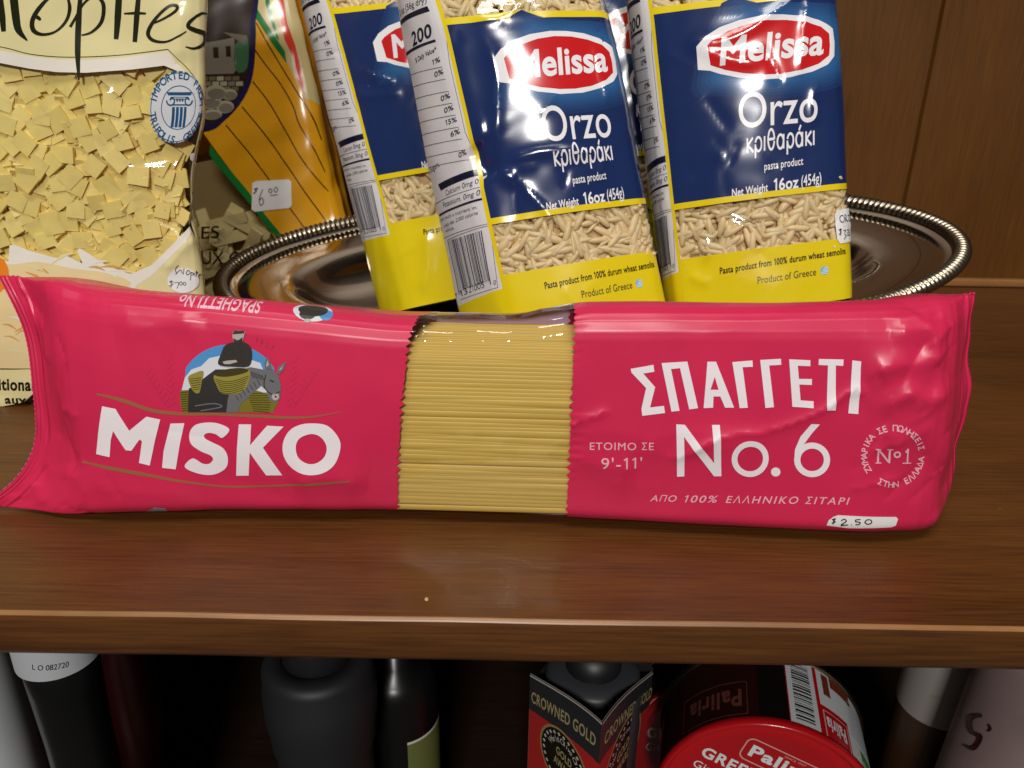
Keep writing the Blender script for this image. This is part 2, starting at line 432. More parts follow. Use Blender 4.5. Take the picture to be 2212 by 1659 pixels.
    def grid_edges(s, lo, hi):
        P = s.P[(s.P > lo[0]-.004) & (s.P < hi[0]+.004)]; V = s.V[(s.V > lo[1]-.004) & (s.V < hi[1]+.004)]
        if len(P) < 2 or len(V) < 2: return []
        E = [((p, V[0]), (p, V[-1])) for p in P]+[((P[0], v), (P[-1], v)) for v in V]
        for i in range(len(P)-1):
            for j in range(len(V)-1): E.append(((P[i], V[j]), (P[i+1], V[j+1])))
        return E
    def print(s, mb, rings, m, layer=1, clip=None, even_odd=False):
        """lay filled rings given in (p,v) on the film"""
        if not rings: return
        lo, hi = bounds(rings)
        V, T = fill_rings(rings, s.grid_edges(lo, hi), even_odd)
        if not T: return
        if clip is not None: T = [t for t in T if clip(*V[t].mean(0))]
        if not T: return
        T = np.array(T); 
        A = V[T[:, 1]]-V[T[:, 0]]; B = V[T[:, 2]]-V[T[:, 0]]; cr = A[:, 0]*B[:, 1]-A[:, 1]*B[:, 0]
        T = T[np.abs(cr) > 1e-13]; cr = cr[np.abs(cr) > 1e-13]
        if not len(T): return
        T[cr*s.sg < 0] = T[cr*s.sg < 0][:, ::-1]
        u, inv = np.unique(T, return_inverse=True); V = V[u]; T = inv.reshape(T.shape)
        n = s.nrm(V[:, 0], V[:, 1])
        mb.add(s.S(V[:, 0], V[:, 1])+n*(.00005*layer), T.tolist(), m, n)
    # print given in photo points
    def poly(s, mb, pts, m, layer=1, sm=0, clip=None, holes=()):
        r = smooth(pts, sm, True) if sm else pts
        s.print(mb, [s.ring(r)]+[s.ring(h)[::-1] for h in holes], m, layer, clip, even_odd=bool(holes))
    def ring(s, pts): return [tuple(q) for q in s.uv(pts)]
    def stroke(s, mb, pts, wpx, m, layer=1, sm=5, clip=None):
        r = smooth(pts, sm) if sm and len(pts) > 2 else pts
        for k in ribbon(r, wpx): s.print(mb, [s.ring(k)], m, layer, clip)
    def quad_map(s, a, b, up):
        """affine from text box (x 0..1 along the baseline, y 0..1 up to cap height) through three photo points"""
        q = s.uv([a, b, (a[0]+up[0], a[1]+up[1])]); return q[0], q[1]-q[0], q[2]-q[0]
    def text(s, mb, body, a, b, up, m, layer=2, bold=0., track=0., shear=0., cap=.70, clip=None, frame=None):
        """line of text from photo point a to b along the baseline; up = photo vector of a capital's height"""
        R, adv = text_rings(body, bold, track, shear); lo, hi = bounds(R)
        o, ex, ey = frame if frame is not None else s.quad_map(a, b, up)
        W = hi[0]-lo[0]
        s.print(mb, [[tuple(o+ex*((x-lo[0])/W)+ey*(y/cap)) for x, y in r] for r in R], m, layer, clip)

def ring_base(levels, D, W, rnd=.006, bulge=.004, lv_smooth=.004, side=0., vbulge=None):
    """closed tube through four corner points per level; p runs back-left, front-left, front-right, back-right"""
    vs = np.array([l[0] for l in levels]); K = np.array([[list(c) for c in l[1]] for l in levels], float)   # L,4,3
    knots = np.array([-D, 0, W, W+D, 2*W+D])
    per = 2*(W+D)
    cen = K.mean(1)
    def corner(v):
        o = np.empty(v.shape+(4, 3))
        ds = (-1, 0, 1)
        for i in range(4):
            for j in range(3):
                o[..., i, j] = sum(np.interp(v+d*lv_smooth, vs, K[:, i, j]) for d in ds)/3
        return o
    fn = np.cross(K[:, 2]-K[:, 1], np.gradient(K[:, 1], vs, axis=0) if len(vs) > 1 else np.array([0, 0, 1.]))
    HAT = [[1, 0, 0, 0, 1], [0, 1, 0, 0, 0], [0, 0, 1, 0, 0], [0, 0, 0, 1, 0]]
    taps = [(-1.6, .08), (-1.1, .15), (-.55, .18), (0, .18), (.55, .18), (1.1, .15), (1.6, .08)]
    def base(p, v):
        C = corner(v)
        rr = rnd(p, v) if callable(rnd) else rnd
        Wt = [0., 0., 0., 0.]
        for d, w_ in taps:
            q = (p+d*rr+D) % per-D
            for k in range(4): Wt[k] = Wt[k]+w_*np.interp(q, knots, HAT[k])
        o = sum(Wt[k][..., None]*C[..., k, :] for k in range(4))
        # outward bulge of the four sides
        q = (p+D) % per-D
        sf = np.where((q > 0) & (q < W), np.sin(np.pi*np.clip(q/W, 0, 1)), 0)**1.3
        f = C[..., 1, :]+C[..., 2, :]-C[..., 0, :]-C[..., 3, :]
        f = f/(np.linalg.norm(f, axis=-1, keepdims=True)+1e-9)
        vb = 1. if vbulge is None else vbulge(v)
        o = o+f*(bulge*sf*vb)[..., None]
        if side:
            ss = np.where((q < 0), np.sin(np.pi*np.clip((q+D)/D, 0, 1)), 0)-np.where((q > W) & (q < W+D), np.sin(np.pi*np.clip((q-W)/D, 0, 1)), 0)
            g = C[..., 1, :]+C[..., 0, :]-C[..., 2, :]-C[..., 3, :]; g = g/(np.linalg.norm(g, axis=-1, keepdims=True)+1e-9)
            o = o+g*(side*ss*vb)[..., None]
        return o
    return base
def lines(a, b, step, extra=()):
    L = sorted(set([round(x, 6) for x in np.linspace(a, b, max(2, int(round((b-a)/step))+1))]+[round(float(x), 6) for x in extra if a < x < b]))
    o = [L[0]]
    ex = set(round(float(x), 6) for x in extra)
    for x in L[1:]:
        if x-o[-1] < step*.3:
            if x in ex: 
                if o[-1] in ex: o.append(x)
                else: o[-1] = x
            continue
        o.append(x)
    if o[0] != round(a, 6): o[0] = round(a, 6)
    if o[-1] != round(b, 6): o[-1] = round(b, 6)
    return o
def waves(amp, lam, n, seed):
    r = np.random.default_rng(seed); o = []
    for _ in range(n):
        a = r.uniform(0, math.tau); k = math.tau/(lam*r.uniform(.65, 1.5))
        o.append((amp*r.uniform(.5, 1.)/math.sqrt(n)*1.4, k*math.cos(a), k*math.sin(a), r.uniform(0, math.tau)))
    return o

# ================================================================== SETTING
EDGE_Y, WALL_Y, TH = .1806, .52, .0152
mb = MB()
# shelf board: rounded front edge, worn strip along the upper arris
def shelf_board(name, zt, th, y0, y1, x0, x1, wood_m, worn_m=None, seg=140):
    mb = MB(); xs = np.linspace(x0, x1, seg); r = .0016
    prof = [(y1, zt)]+[(y, zt) for y in np.linspace(y0+.03, y0+.0022, 6)]
    arc = [(y0+r-r*math.sin(a), zt-r+r*math.cos(a)) for a in np.linspace(.25, math.pi/2-.1, 5)]
    low = [(y0, zt-.004), (y0+.0002, zt-th*.55), (y0+.0004, zt-th+.002), (y0+.0012, zt-th+.0005), (y0+.003, zt-th), (y1, zt-th), (y1, zt)]
    full = prof+arc+low
    V = []; 
    rg = np.random.default_rng(3); wob = np.interp(xs, np.linspace(x0, x1, 60), rg.normal(0, .00012, 60))
    for k, x in enumerate(xs):
        for (y, z) in full: V.append((x, y+(wob[k] if y < y0+.01 else 0), z+(wob[k]*.4 if y < y0+.004 and z > zt-.004 else 0)))
    n = len(full); F = []; W = []
    i0 = len(prof)-1; i1 = i0+len(arc)
    for k in range(seg-1):
        for j in range(n-1):
            q = [k*n+j, k*n+j+1, (k+1)*n+j+1, (k+1)*n+j]
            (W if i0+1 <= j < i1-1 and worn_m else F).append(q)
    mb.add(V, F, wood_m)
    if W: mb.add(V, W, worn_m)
    o = mb.build(name); tag(o, kind='structure'); return o
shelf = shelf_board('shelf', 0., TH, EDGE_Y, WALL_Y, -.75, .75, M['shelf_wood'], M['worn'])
# chips and lint on the board
mb = MB()
def speck(p, sx, sy, h, m):
    V = [(p[0]+sx*math.cos(a)*random.uniform(.7, 1.2), p[1]+sy*math.sin(a)*random.uniform(.7, 1.2), p[2]) for a in np.linspace(0, math.tau, 8)[:-1]]
    mb.add(V+[(p[0], p[1], p[2]+h)], [[i, (i+1) % 7, 7] for i in range(7)], m)
crumb = mat('crumb', '#cfa877', .7)
for x, y, s in ((921, 1296, .0007), (1546, 1668*.92, .0)): 
    if s: q = atz(x, y, .0); speck((q[0], q[1], .0003), s, s*1.5, .0005, crumb)
o = mb.build('crumb'); tag(o, 'tiny pale crumb lying on the bare front of the shelf', 'crumb')
# back panelling with vertical grooves
mb = MB()
gx = [.2408, -.02, -.29, .505]
xs = sorted([-.8, .8]+[g+d for g in gx for d in (-.0022, -.0011, .0011, .0022)])
V = []; F = []
for x in xs:
    dy = 0
    for g in gx:
        if abs(abs(x-g)-.0011) < 1e-6: dy = .003
    V += [(x, WALL_Y+dy, -.02), (x, WALL_Y+dy, .75)]
for i in range(len(xs)-1): F.append([2*i, 2*i+2, 2*i+3, 2*i+1])
mb.add(V, F, M['wall_wood']); o = mb.build('wall', smooth=False); tag(o, kind='structure')
mb = MB(); box(mb, (-.8, WALL_Y-.006, .0004), (.8, WALL_Y-.0005, .0055), M['worn'], .0012)
o = mb.build('back_lip'); tag(o, kind='structure'); o.name = 'shelf_back_lip'
# lower shelf and its back
LOW = -.205
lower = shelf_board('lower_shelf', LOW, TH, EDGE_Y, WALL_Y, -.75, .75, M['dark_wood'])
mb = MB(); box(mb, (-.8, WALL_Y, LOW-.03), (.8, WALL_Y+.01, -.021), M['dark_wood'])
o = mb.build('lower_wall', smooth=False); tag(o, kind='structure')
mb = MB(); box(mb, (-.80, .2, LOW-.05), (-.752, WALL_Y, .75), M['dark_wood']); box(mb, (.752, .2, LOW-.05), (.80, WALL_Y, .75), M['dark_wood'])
o = mb.build('cabinet_side_wall', smooth=False); tag(o, kind='structure')

# ================================================================== SPAGHETTI PACK
PSI = math.radians(-1.35)
PO = np.array([0, .2226, 0]); PE = np.array([math.cos(PSI), math.sin(PSI), 0]); PG = np.array([-math.sin(PSI), math.cos(PSI), 0])
def PL(u, y, z): return PO+PE*u+PG*y+np.array([0, 0, z])
PD, PW = .042, .072
# level: u, (z, y) of back-bottom, front-bottom, front-top, back-top
def plev(u, yfb, yft, ybb, ybt, zb, zt, zbt=None):
    zbt = zt if zbt is None else zbt
    return (u, [PL(u, ybb, zb), PL(u, yfb, zb+(.0032 if -.13 < u < .13 else .001)), PL(u, yft, zt+.001), PL(u, ybt, zbt)])
plv = [plev(-.166, .0050, .0205, .0058, .0213, .0008, 0.0735),
       plev(-.157, .0050, .0202, .0060, .0212, .0008, 0.0735),
       plev(-.150, .0030, .0160, .0090, .0260, .0008, 0.0732),
       plev(-.140, -.0015, .0110, .0250, .0360, .0008, 0.0765, 0.0690),
       plev(-.122, -.0025, .0070, .0380, .0410, .0008, 0.0760, 0.0640),
       plev(-.090, .0005, .0070, .0420, .0420, .0008, 0.0738, 0.0615),
       plev(-.036, .0030, .0075, .0420, .0420, .0008, 0.0685, 0.0590),
       plev(.002, .0035, .0080, .0420, .0420, .0008, 0.0690, 0.0600),
       plev(.018, .0025, .0070, .0420, .0420, .0008, 0.0735, 0.0630),
       plev(.060, .0000, .0060, .0420, .0420, .0008, 0.0752, 0.0640),
       plev(.112, -.0015, .0060, .0420, .0420, .0008, 0.0772, 0.0660),
       plev(.128, .0000, .0080, .0390, .0390, .0010, 0.0785, 0.0700),
       plev(.1340, .0060, .0120, .0290, .0300, .0030, 0.0760, 0.0720),
       plev(.1380, .0180, .0190, .0200, .0208, .0050, .0755),
       plev(.1440, .0200, .0205, .0208, .0213, .0060, .0760)]
_pb = ring_base(plv, PD, PW, rnd=lambda p, v: .0030+.0058*np.exp(-((p-PW-.004)/.022)**2)*np.clip((.150-np.abs(v))/.02, .2, 1), bulge=.0022, lv_smooth=.0035)
def pack_base(p, v):
    X = _pb(p, v)
    z = X[..., 2]; zn = np.clip((z-.038)/.040, -1.1, 1.1)
    tl = np.clip((-.118-v)/.045, 0, 1)**1.4; tr = np.clip((v-.110)/.035, 0, 1)**1.5
    k = np.where(zn > 0, .0135-.0105*np.abs(zn)**3.2, .0135-.0290*np.abs(zn)**3.2)
    return X+PE*(k*tl*1.02-.0060*tr*zn-.006*np.clip((v-.1365)/.008, 0, 1)*np.clip(-zn, 0, 1)+np.clip((v-.137)/.010, 0, 1)*(.0006*np.sin(z*160+.6)+.0004*np.sin(z*430)))[..., None]
def pmask(p, v): return .60+.40*np.clip((np.abs(v+.01)-.02)/.08, 0, 1)+.35*np.clip((v-.105)/.03, 0, 1)+.5*np.clip((-.125-v)/.02, 0, 1)
UL, UR = -.0345, .0178
pack = Surf(pack_base, lines(-PD, 2*PW+PD, .0014, [0, PW]), lines(-.166, -.104, .0010, [-.157])+lines(-.104, .086, .0016, [UL, UR])[1:]+lines(.086, .144, .0009, [.1380])[1:], flip=True,
            noise=waves(.00045, .060, 7, 5)+waves(.00005, .020, 8, 6), mask=pmask)
C6 = lambda *a: c6(*a)
cl = []
for seq, h, wd in ((c6((80, 690), (150, 640), (290, 597)), .0006, .0016), (c6((480, 770), (590, 815), (800, 720), (1030, 690), (1270, 600), (1420, 500), (1500, 560), (1560, 690)), .0007, .0018),
                   (c6((1780, 240), (1700, 330), (1620, 500)), -.0011, .0017), (c6((1650, 130), (1760, 220), (1790, 330), (1840, 400)), .0011, .002), (c6((1500, 360), (1640, 420), (1700, 560), (1690, 650)), .0007, .0022),
                   (c6((1800, 470), (1760, 600), (1640, 650)), .0008, .0017), (c6((1840, 520), (1830, 700), (1860, 860)), .0008, .002), (c6((1640, 90), (1740, 170), (1850, 130)), -.001, .002),
                   (c6((1700, 760), (1790, 860), (1840, 990)), -.0008, .0018), (c6((1770, 1090), (1830, 1040), (1860, 930)), .0009, .0018),
                   (c5((500, 670), (600, 665), (720, 715), (850, 815), (960, 893)), .0013, .0026), (c5((960, 893), (1060, 880), (1250, 820), (1480, 790)), .0012, .0026),
                   (c5((500, 1100), (590, 1110), (750, 1010)), .0004, .0015), (c5((1180, 930), (1330, 900), (1500, 865)), .0012, .0026),
                   (c4((210, 900), (260, 1010), (300, 1180)), .0006, .002), (c4((60, 1430), (220, 1320), (300, 1240)), -.001, .0022), (c4((140, 1440), (240, 1330)), .0009, .0018),
                   (c4((300, 340), (220, 250), (130, 150)), -.0010, .0025), (c4((310, 600), (300, 450), (240, 300)), .0009, .0022), (c4((300, 1480), (240, 1380), (215, 1290)), .0009, .0017),
                   (c4((380, 1260), (480, 1330), (560, 1450)), .0005, .0022), (c4((960, 440), (1060, 300), (1150, 220)), -.0004, .005)):
    big = wd in (.0016, .0018, .0015) and h > .0003 and h < .00075
    cl.append(([tuple(q) for q in pack.uv(seq)], h*(1.15 if big else .75), wd*(.9 if big else 1.3)))
for seq, h, wd in ((c6((1460, 440), (1600, 380), (1720, 370), (1860, 310)), .0019, .0045), (c6((1520, 590), (1660, 520), (1760, 540), (1870, 500)), .0017, .0040), (c6((1580, 250), (1720, 215), (1860, 235)), .0014, .0042),
                   (c6((1500, 700), (1640, 720), (1800, 660)), .0011, .0045), (c6((90, 800), (230, 840), (420, 870)), .0011, .0055), (c6((100, 720), (300, 690), (560, 780)), .0008, .006), (c6((560, 760), (800, 760), (1040, 730)), .0009, .006),
                   (c4((520, 1340), (800, 1400), (1250, 1420)), .0010, .006), (c4((1800, 1330), (2050, 1300), (2300, 1340)), .0012, .006), (c4((330, 1000), (420, 1120), (440, 1300)), -.0012, .006), (c4((700, 400), (1000, 360), (1250, 300)), .0010, .006)):
    cl.append(([tuple(q) for q in pack.uv(seq)], h, wd))
for k, (f, h) in enumerate(((.12, .0006), (.3, -.0007), (.47, .0008), (.62, -.0005), (.8, .0008), (.93, -.0006))):      # film puckers over the top edge of the window
    v_ = UL+(UR-UL)*f; cl.append(([(PW-.016-.004*(k % 2), v_+.002), (PW-.002, v_), (PW+.014, v_-.003+.001*k)], h, .0030))
rgc = np.random.default_rng(17)
for k in range(34):          # small sharp folds in the film towards both ends
    e = k % 3 == 0
    v0 = rgc.uniform(-.150, -.122) if e else rgc.uniform(.098, .137); p0 = rgc.uniform(.004, .072); a = rgc.normal(math.pi/2*.5*(1 if p0 < .036 else -1)*(-1 if e else 1), .5); L = rgc.uniform(.006, .019)
    cl.append(([(p0, v0), (p0+L*math.sin(a), v0+L*math.cos(a))], rgc.choice([-1, 1])*rgc.uniform(.00012, .00045), rgc.uniform(.0008, .0016)))
for k in range(16):          # long shallow tension lines
    v0 = rgc.uniform(-.12, .09); p0 = rgc.uniform(.006, .07); a = rgc.normal(0, .35); L = rgc.uniform(.02, .05)
    if UL-.05 < v0 < UR: continue
    cl.append(([(p0, v0), (p0+L*math.sin(a), v0+L*math.cos(a))], rgc.choice([-1, 1])*rgc.uniform(.00008, .00022), rgc.uniform(.0014, .003)))
pack.creases = cl
def crimps(p, v):
    e = np.clip((-.1565-v)/.001, 0, 1)+np.clip((v-.1375)/.001, 0, 1)
    return e*(.00022*np.sin(v*math.tau/.0022)+.0006*np.sin(p*95+1)+.0004*np.sin(p*210))
pack.extra = crimps
# zig-zag edge of the clear window: shift the film columns near the two borders
_pb2 = pack.base
def zig(p, v):
    t = p/.0030; z = (np.abs((t % 1)-.5)*2-.5)*.0017
    slope = np.where((p > 0), .0060*np.clip((p/PW), 0, 1.3)**1.5, 0)
    wl = np.exp(-((v-UL)/.006)**2); wr = np.exp(-((v-UR)/.004)**2)
    return wl*(z-slope*-1-.0012)*1.0+wr*z
class PackSurf(Surf):
    def cells(s, mb, *a, **k):
        keep = s.base; s.base = lambda p, v: keep(p, v+zig(p, v)); 
        Surf.cells(s, mb, *a, **k); s.base = keep
pack.__class__ = PackSurf
root = empty('spaghetti_pack', tuple(PL(0, .02, 0)), 'long pink spaghetti packet with a clear middle window, lying across the shelf front', 'pasta packet')
def pmat(p, v):
    front = -.004 < p < PW+.030
    if UL < v < UR: return M['clear_pack'] if front else M['pink_in']
    return M['pink']
def ppart(p, v):
    if v < -.157: return 'seal_l'
    if v > .1380: return 'seal_r'
    return 'window' if (UL < v < UR and -.004 < p < PW+.030) else 'wrapper'
mb = MB(); pack.cells(mb, pmat, ppart, 'wrapper')
P = lambda seq, m, layer=1, sm=0, **k: pack.poly(mb, seq, m, layer, sm, **k)
# --- MISKO
mw = M['misko_white']
P(c4((640, 866), (722, 883), (805, 1020), (912, 932), (998, 950), (965, 1080), (933, 1236), (866, 1220), (884, 1085), (868, 1075), (818, 1145), (783, 1142), (705, 1022), (690, 1080), (683, 1184), (598, 1166), (612, 1040)), mw, 3)
P(c4((1062, 975), (1148, 973), (1122, 1095), (1095, 1258), (1010, 1250), (1018, 1150)), mw, 3)
P(c4((1430, 1010), (1365, 975), (1290, 968), (1215, 985), (1180, 1035), (1190, 1100), (1250, 1145), (1310, 1170), (1328, 1195), (1305, 1222), (1262, 1222), (1200, 1190), (1150, 1240), (1205, 1275), (1280, 1292), (1350, 1285), (1410, 1245), (1420, 1180), (1390, 1125), (1320, 1090), (1278, 1068), (1272, 1045), (1300, 1032), (1345, 1040), (1385, 1062)), mw, 3, 4)
P(c4((1488, 978), (1565, 978), (1560, 1105), (1665, 985), (1768, 990), (1640, 1120), (1760, 1290), (1660, 1292), (1558, 1150), (1550, 1295), (1472, 1297), (1478, 1130)), mw, 3)
P(smooth(c4((1940, 970), (2040, 985), (2110, 1060), (2120, 1130), (2085, 1220), (2010, 1270), (1910, 1278), (1820, 1240), (1770, 1170), (1765, 1090), (1800, 1020), (1860, 982)), 5, True), mw, 3,
  holes=[smooth(c4((1940, 1035), (2000, 1055), (2035, 1110), (2025, 1170), (1975, 1210), (1915, 1212), (1860, 1175), (1845, 1110), (1870, 1060)), 5, True)])
# gold rules above and below the name
for seq, ww in ((c4((605, 790), (760, 830), (950, 895), (1130, 915), (1330, 915)), [3, 8, 8, 7, 7]), (c4((1330, 915), (1550, 925), (1790, 935), (1950, 930), (2130, 900)), [7, 7, 6, 4, 1]),
                (c4((505, 1215), (700, 1255), (900, 1290)), [3, 8, 8]), (c4((900, 1290), (1150, 1335), (1400, 1365), (1700, 1360), (1950, 1340), (2180, 1320)), [7, 5, 4, 4, 6, 4])):
    pack.stroke(mb, seq, ww, M['gold'], 2)
# --- emblem: rider on a donkey before a blue sky
sky = mat('emblem_sky', '#4f93cf', .36); cloud = mat('emblem_cloud', '#d9dbe2', .36); field = mat('emblem_field', '#7d7426', .36); fieldd = mat('emblem_field_lines', '#3b3418', .36)
coatm = mat('emblem_coat', '#37322f', .36); don = mat('emblem_donkey', '#6f6e73', .36); dond = mat('emblem_donkey_dark', '#33302f', .36); bask = mat('emblem_basket', '#968b3a', .36); bskd = mat('emblem_basket_lines', '#3f3916', .36); skin = mat('emblem_pale', '#b9aeaa', .36)
P(ell(*c4((1430, 765))[0], 312/2.88, 280/2.88, 50, 208, 332)[::1]+c4((1705, 905), (1140, 905)), sky, 1)
P(c4((1130, 770), (1150, 690), (1190, 640), (1250, 620), (1300, 570), (1370, 555), (1420, 600), (1500, 600), (1560, 580), (1620, 600), (1660, 700), (1700, 780), (1700, 905), (1140, 905)), cloud, 2)
P(c4((1120, 770), (1300, 760), (1500, 800), (1600, 770), (1700, 800), (1735, 840), (1700, 905), (1140, 908), (1122, 850)), field, 3)
for k in range(9):
    x = 1122+k*8; y = 785+k*14
    pack.stroke(mb, c4((1120+k*1.5, y), (1190, y-8)), 1.6, fieldd, 4, 0)
    pack.stroke(mb, c4((1540+k*5, 790+k*13), (1700-k*3, 782+k*15)), 1.4, fieldd, 4, 0)
P(c4((1170, 905), (1175, 760), (1260, 700), (1340, 640), (1560, 640), (1600, 700), (1530, 800), (1470, 860), (1450, 905)), dond, 4)          # body
P(c4((1470, 650), (1560, 625), (1640, 640), (1690, 630), (1735, 680), (1750, 740), (1745, 820), (1715, 842), (1680, 830), (1660, 770), (1625, 740), (1570, 790), (1500, 850), (1480, 905), (1410, 905), (1420, 820)), don, 5)   # neck, head
P(c4((1650, 640), (1645, 600), (1660, 558), (1682, 590), (1690, 640)), don, 5, 0)
P(c4((1720, 660), (1735, 620), (1782, 590), (1770, 635), (1740, 670)), don, 5, 0)
P(c4((1655, 625), (1664, 580), (1675, 610)), skin, 6); P(c4((1735, 645), (1765, 608), (1752, 640)), skin, 6)
pack.stroke(mb, c4((1655, 670), (1645, 740), (1690, 790), (1745, 775)), 2.2, dond, 6)
pack.stroke(mb, c4((1680, 705), (1705, 715)), 3.2, dond, 6, 0); P(ell(*c4((1716, 806))[0], 8, 8, 16), skin, 6); P(ell(*c4((1718, 806))[0], 2.2, 2.2, 8), dond, 7)
for k in range(9): pack.stroke(mb, c4((1560+k*9, 650+k*3), (1572+k*9, 690+k*2)), 1.3, dond, 6, 0)
for k in range(7): pack.stroke(mb, c4((1620-k*22, 735+k*16), (1600-k*22, 700+k*17)), 1.3, dond, 6, 0)
pack.stroke(mb, c4((1215, 865), (1330, 850), (1380, 870), (1250, 895)), 2.5, don, 5)
P(c4((1330, 680), (1380, 650), (1470, 632), (1550, 640), (1552, 700), (1520, 770), (1450, 792), (1380, 785), (1350, 740)), bask, 6, 4)
P(c4((1335, 672), (1400, 640), (1500, 630), (1548, 645), (1500, 668), (1400, 685)), bskd, 7, 4)
for k in range(7): pack.stroke(mb, c4((1338+k*6, 700+k*13), (1430, 715+k*12), (1548-k*5, 680+k*14)), 1.3, bskd, 7)
P(c4((1170, 690), (1215, 660), (1265, 650), (1255, 720), (1240, 785), (1200, 770)), bask, 5, 3)
for k in range(6): pack.stroke(mb, c4((1178+k*5, 700+k*13), (1255-k*2, 690+k*14)), 1.3, bskd, 6, 0)
P(c4((1355, 600), (1375, 540), (1400, 490), (1450, 470), (1520, 470), (1560, 500), (1568, 560), (1545, 620), (1450, 622), (1385, 618)), coatm, 8, 3)
P(c4((1448, 412), (1470, 398), (1522, 402), (1520, 425), (1505, 470), (1470, 475), (1450, 450)), skin, 8, 3); P(c4((1446, 420), (1460, 398), (1522, 398), (1520, 415), (1480, 418)), coatm, 9)
P(c4((1452, 445), (1480, 458), (1510, 440), (1500, 482), (1468, 478)), coatm, 9, 3)
P(c4((1385, 592), (1410, 585), (1470, 580), (1478, 592), (1430, 606), (1395, 606)), skin, 9, 0)
for k in range(3): pack.stroke(mb, c4((1390+k*55, 500+k*5), (1400+k*50, 570)), 1.1, dond, 9, 0)
# wheat sprays, barely darker than the film, and the faint year
wheat = mat('ink_wheat', '#bb2a55', .36)
for sx, ox in ((1, 0), (-1, 2870)):
    for k in range(8):
        for (bx, by, tx, ty) in ((1075, 870, 1040, 560), (1050, 880, 900, 640)):
            f = k/8; x = bx+(tx-bx)*f; y = by+(ty-by)*f
            for q in (-1, 1): pack.stroke(mb, c4((ox+sx*x, y), (ox+sx*(x+q*30-8), y-34)), [1, 5, 1], wheat, 1, 0)
for k, ch in enumerate('1927'):
    a = c4((1580+k*34, 462+k*17))[0]; pack.text(mb, ch, a, (a[0]+6, a[1]+3), (3, -10), M['faint'], 2)
# --- ΣΠΑΓΓΕΤΙ
for seq in (((380, 402), (486, 384), (490, 416), (438, 424), (494, 488), (470, 582), (535, 575), (540, 608), (434, 620), (430, 588), (452, 492), (384, 420)),
            ((524, 376), (644, 369), (694, 586), (653, 592), (610, 400), (568, 404), (608, 598), (570, 602)),
            ((738, 370), (778, 370), (862, 584), (820, 584), (798, 532), (766, 532), (764, 584), (720, 586)),
            ((854, 372), (948, 364), (950, 394), (902, 396), (926, 584), (888, 586)),
            ((984, 362), (1080, 356), (1082, 384), (1026, 388), (1048, 582), (1008, 586)),
            ((1118, 358), (1216, 362), (1216, 390), (1158, 388), (1164, 450), (1224, 450), (1224, 478), (1166, 476), (1172, 550), (1232, 554), (1232, 586), (1134, 580)),
            ((1256, 356), (1370, 358), (1368, 388), (1334, 386), (1334, 596), (1292, 594), (1298, 386), (1254, 384)),
            ((1410, 362), (1450, 366), (1440, 614), (1394, 610))):
    P(c6(*seq), mw, 3)
P(c6((752, 500), (790, 500), (772, 440)), M['pink'], 4)
# --- No.6
P(c6((592, 660), (632, 662), (768, 840), (758, 662), (794, 662), (802, 902), (768, 902), (628, 716), (630, 902), (596, 904)), mw, 3)
P(ell(*c6((936, 820))[0], 87/2.156, 86/2.156, 48), mw, 3, holes=[ell(*c6((936, 820))[0], 60/2.156, 59/2.156, 48)])
P(ell(*c6((1056, 884))[0], 22/2.156, 21/2.156, 28), mw, 3)
P(ell(*c6((1226, 828))[0], 84/2.156, 80/2.156, 48), mw, 3, holes=[ell(*c6((1226, 828))[0], 55/2.156, 52/2.156, 48)])
P(c6((1222, 660), (1262, 662), (1225, 705), (1185, 760), (1172, 800), (1142, 830), (1146, 780), (1172, 720)), mw, 3.3, 0)
for body, a, b, up, bd in (('ETOIMO ΣE', (190, 773), (486, 776), (0, -34), .004), ("9'-11'", (243, 860), (432, 862), (0, -50), .004)):
    pack.text(mb, body, *c6(a, b), (0, up[1]/2.156), M['misko_pale'], 3, bold=bd, track=.06)
pack.text(mb, 'AΠO', *c6((470, 1018), (592, 1021)), (2, -13.5), M['misko_pale'], 3, bold=.008, track=.10, shear=.18)
pack.text(mb, '100%', *c6((630, 1023), (782, 1025)), (2, -15), M['misko_pale'], 3, bold=.008, track=.10, shear=.18)
pack.text(mb, 'EΛΛHNIKO', *c6((822, 1026), (1158, 1031)), (2, -15), M['misko_pale'], 3, bold=.008, track=.14, shear=.18)
pack.text(mb, 'ΣITAPI', *c6((1190, 1031), (1396, 1034)), (2, -15), M['misko_pale'], 3, bold=.008, track=.14, shear=.18)
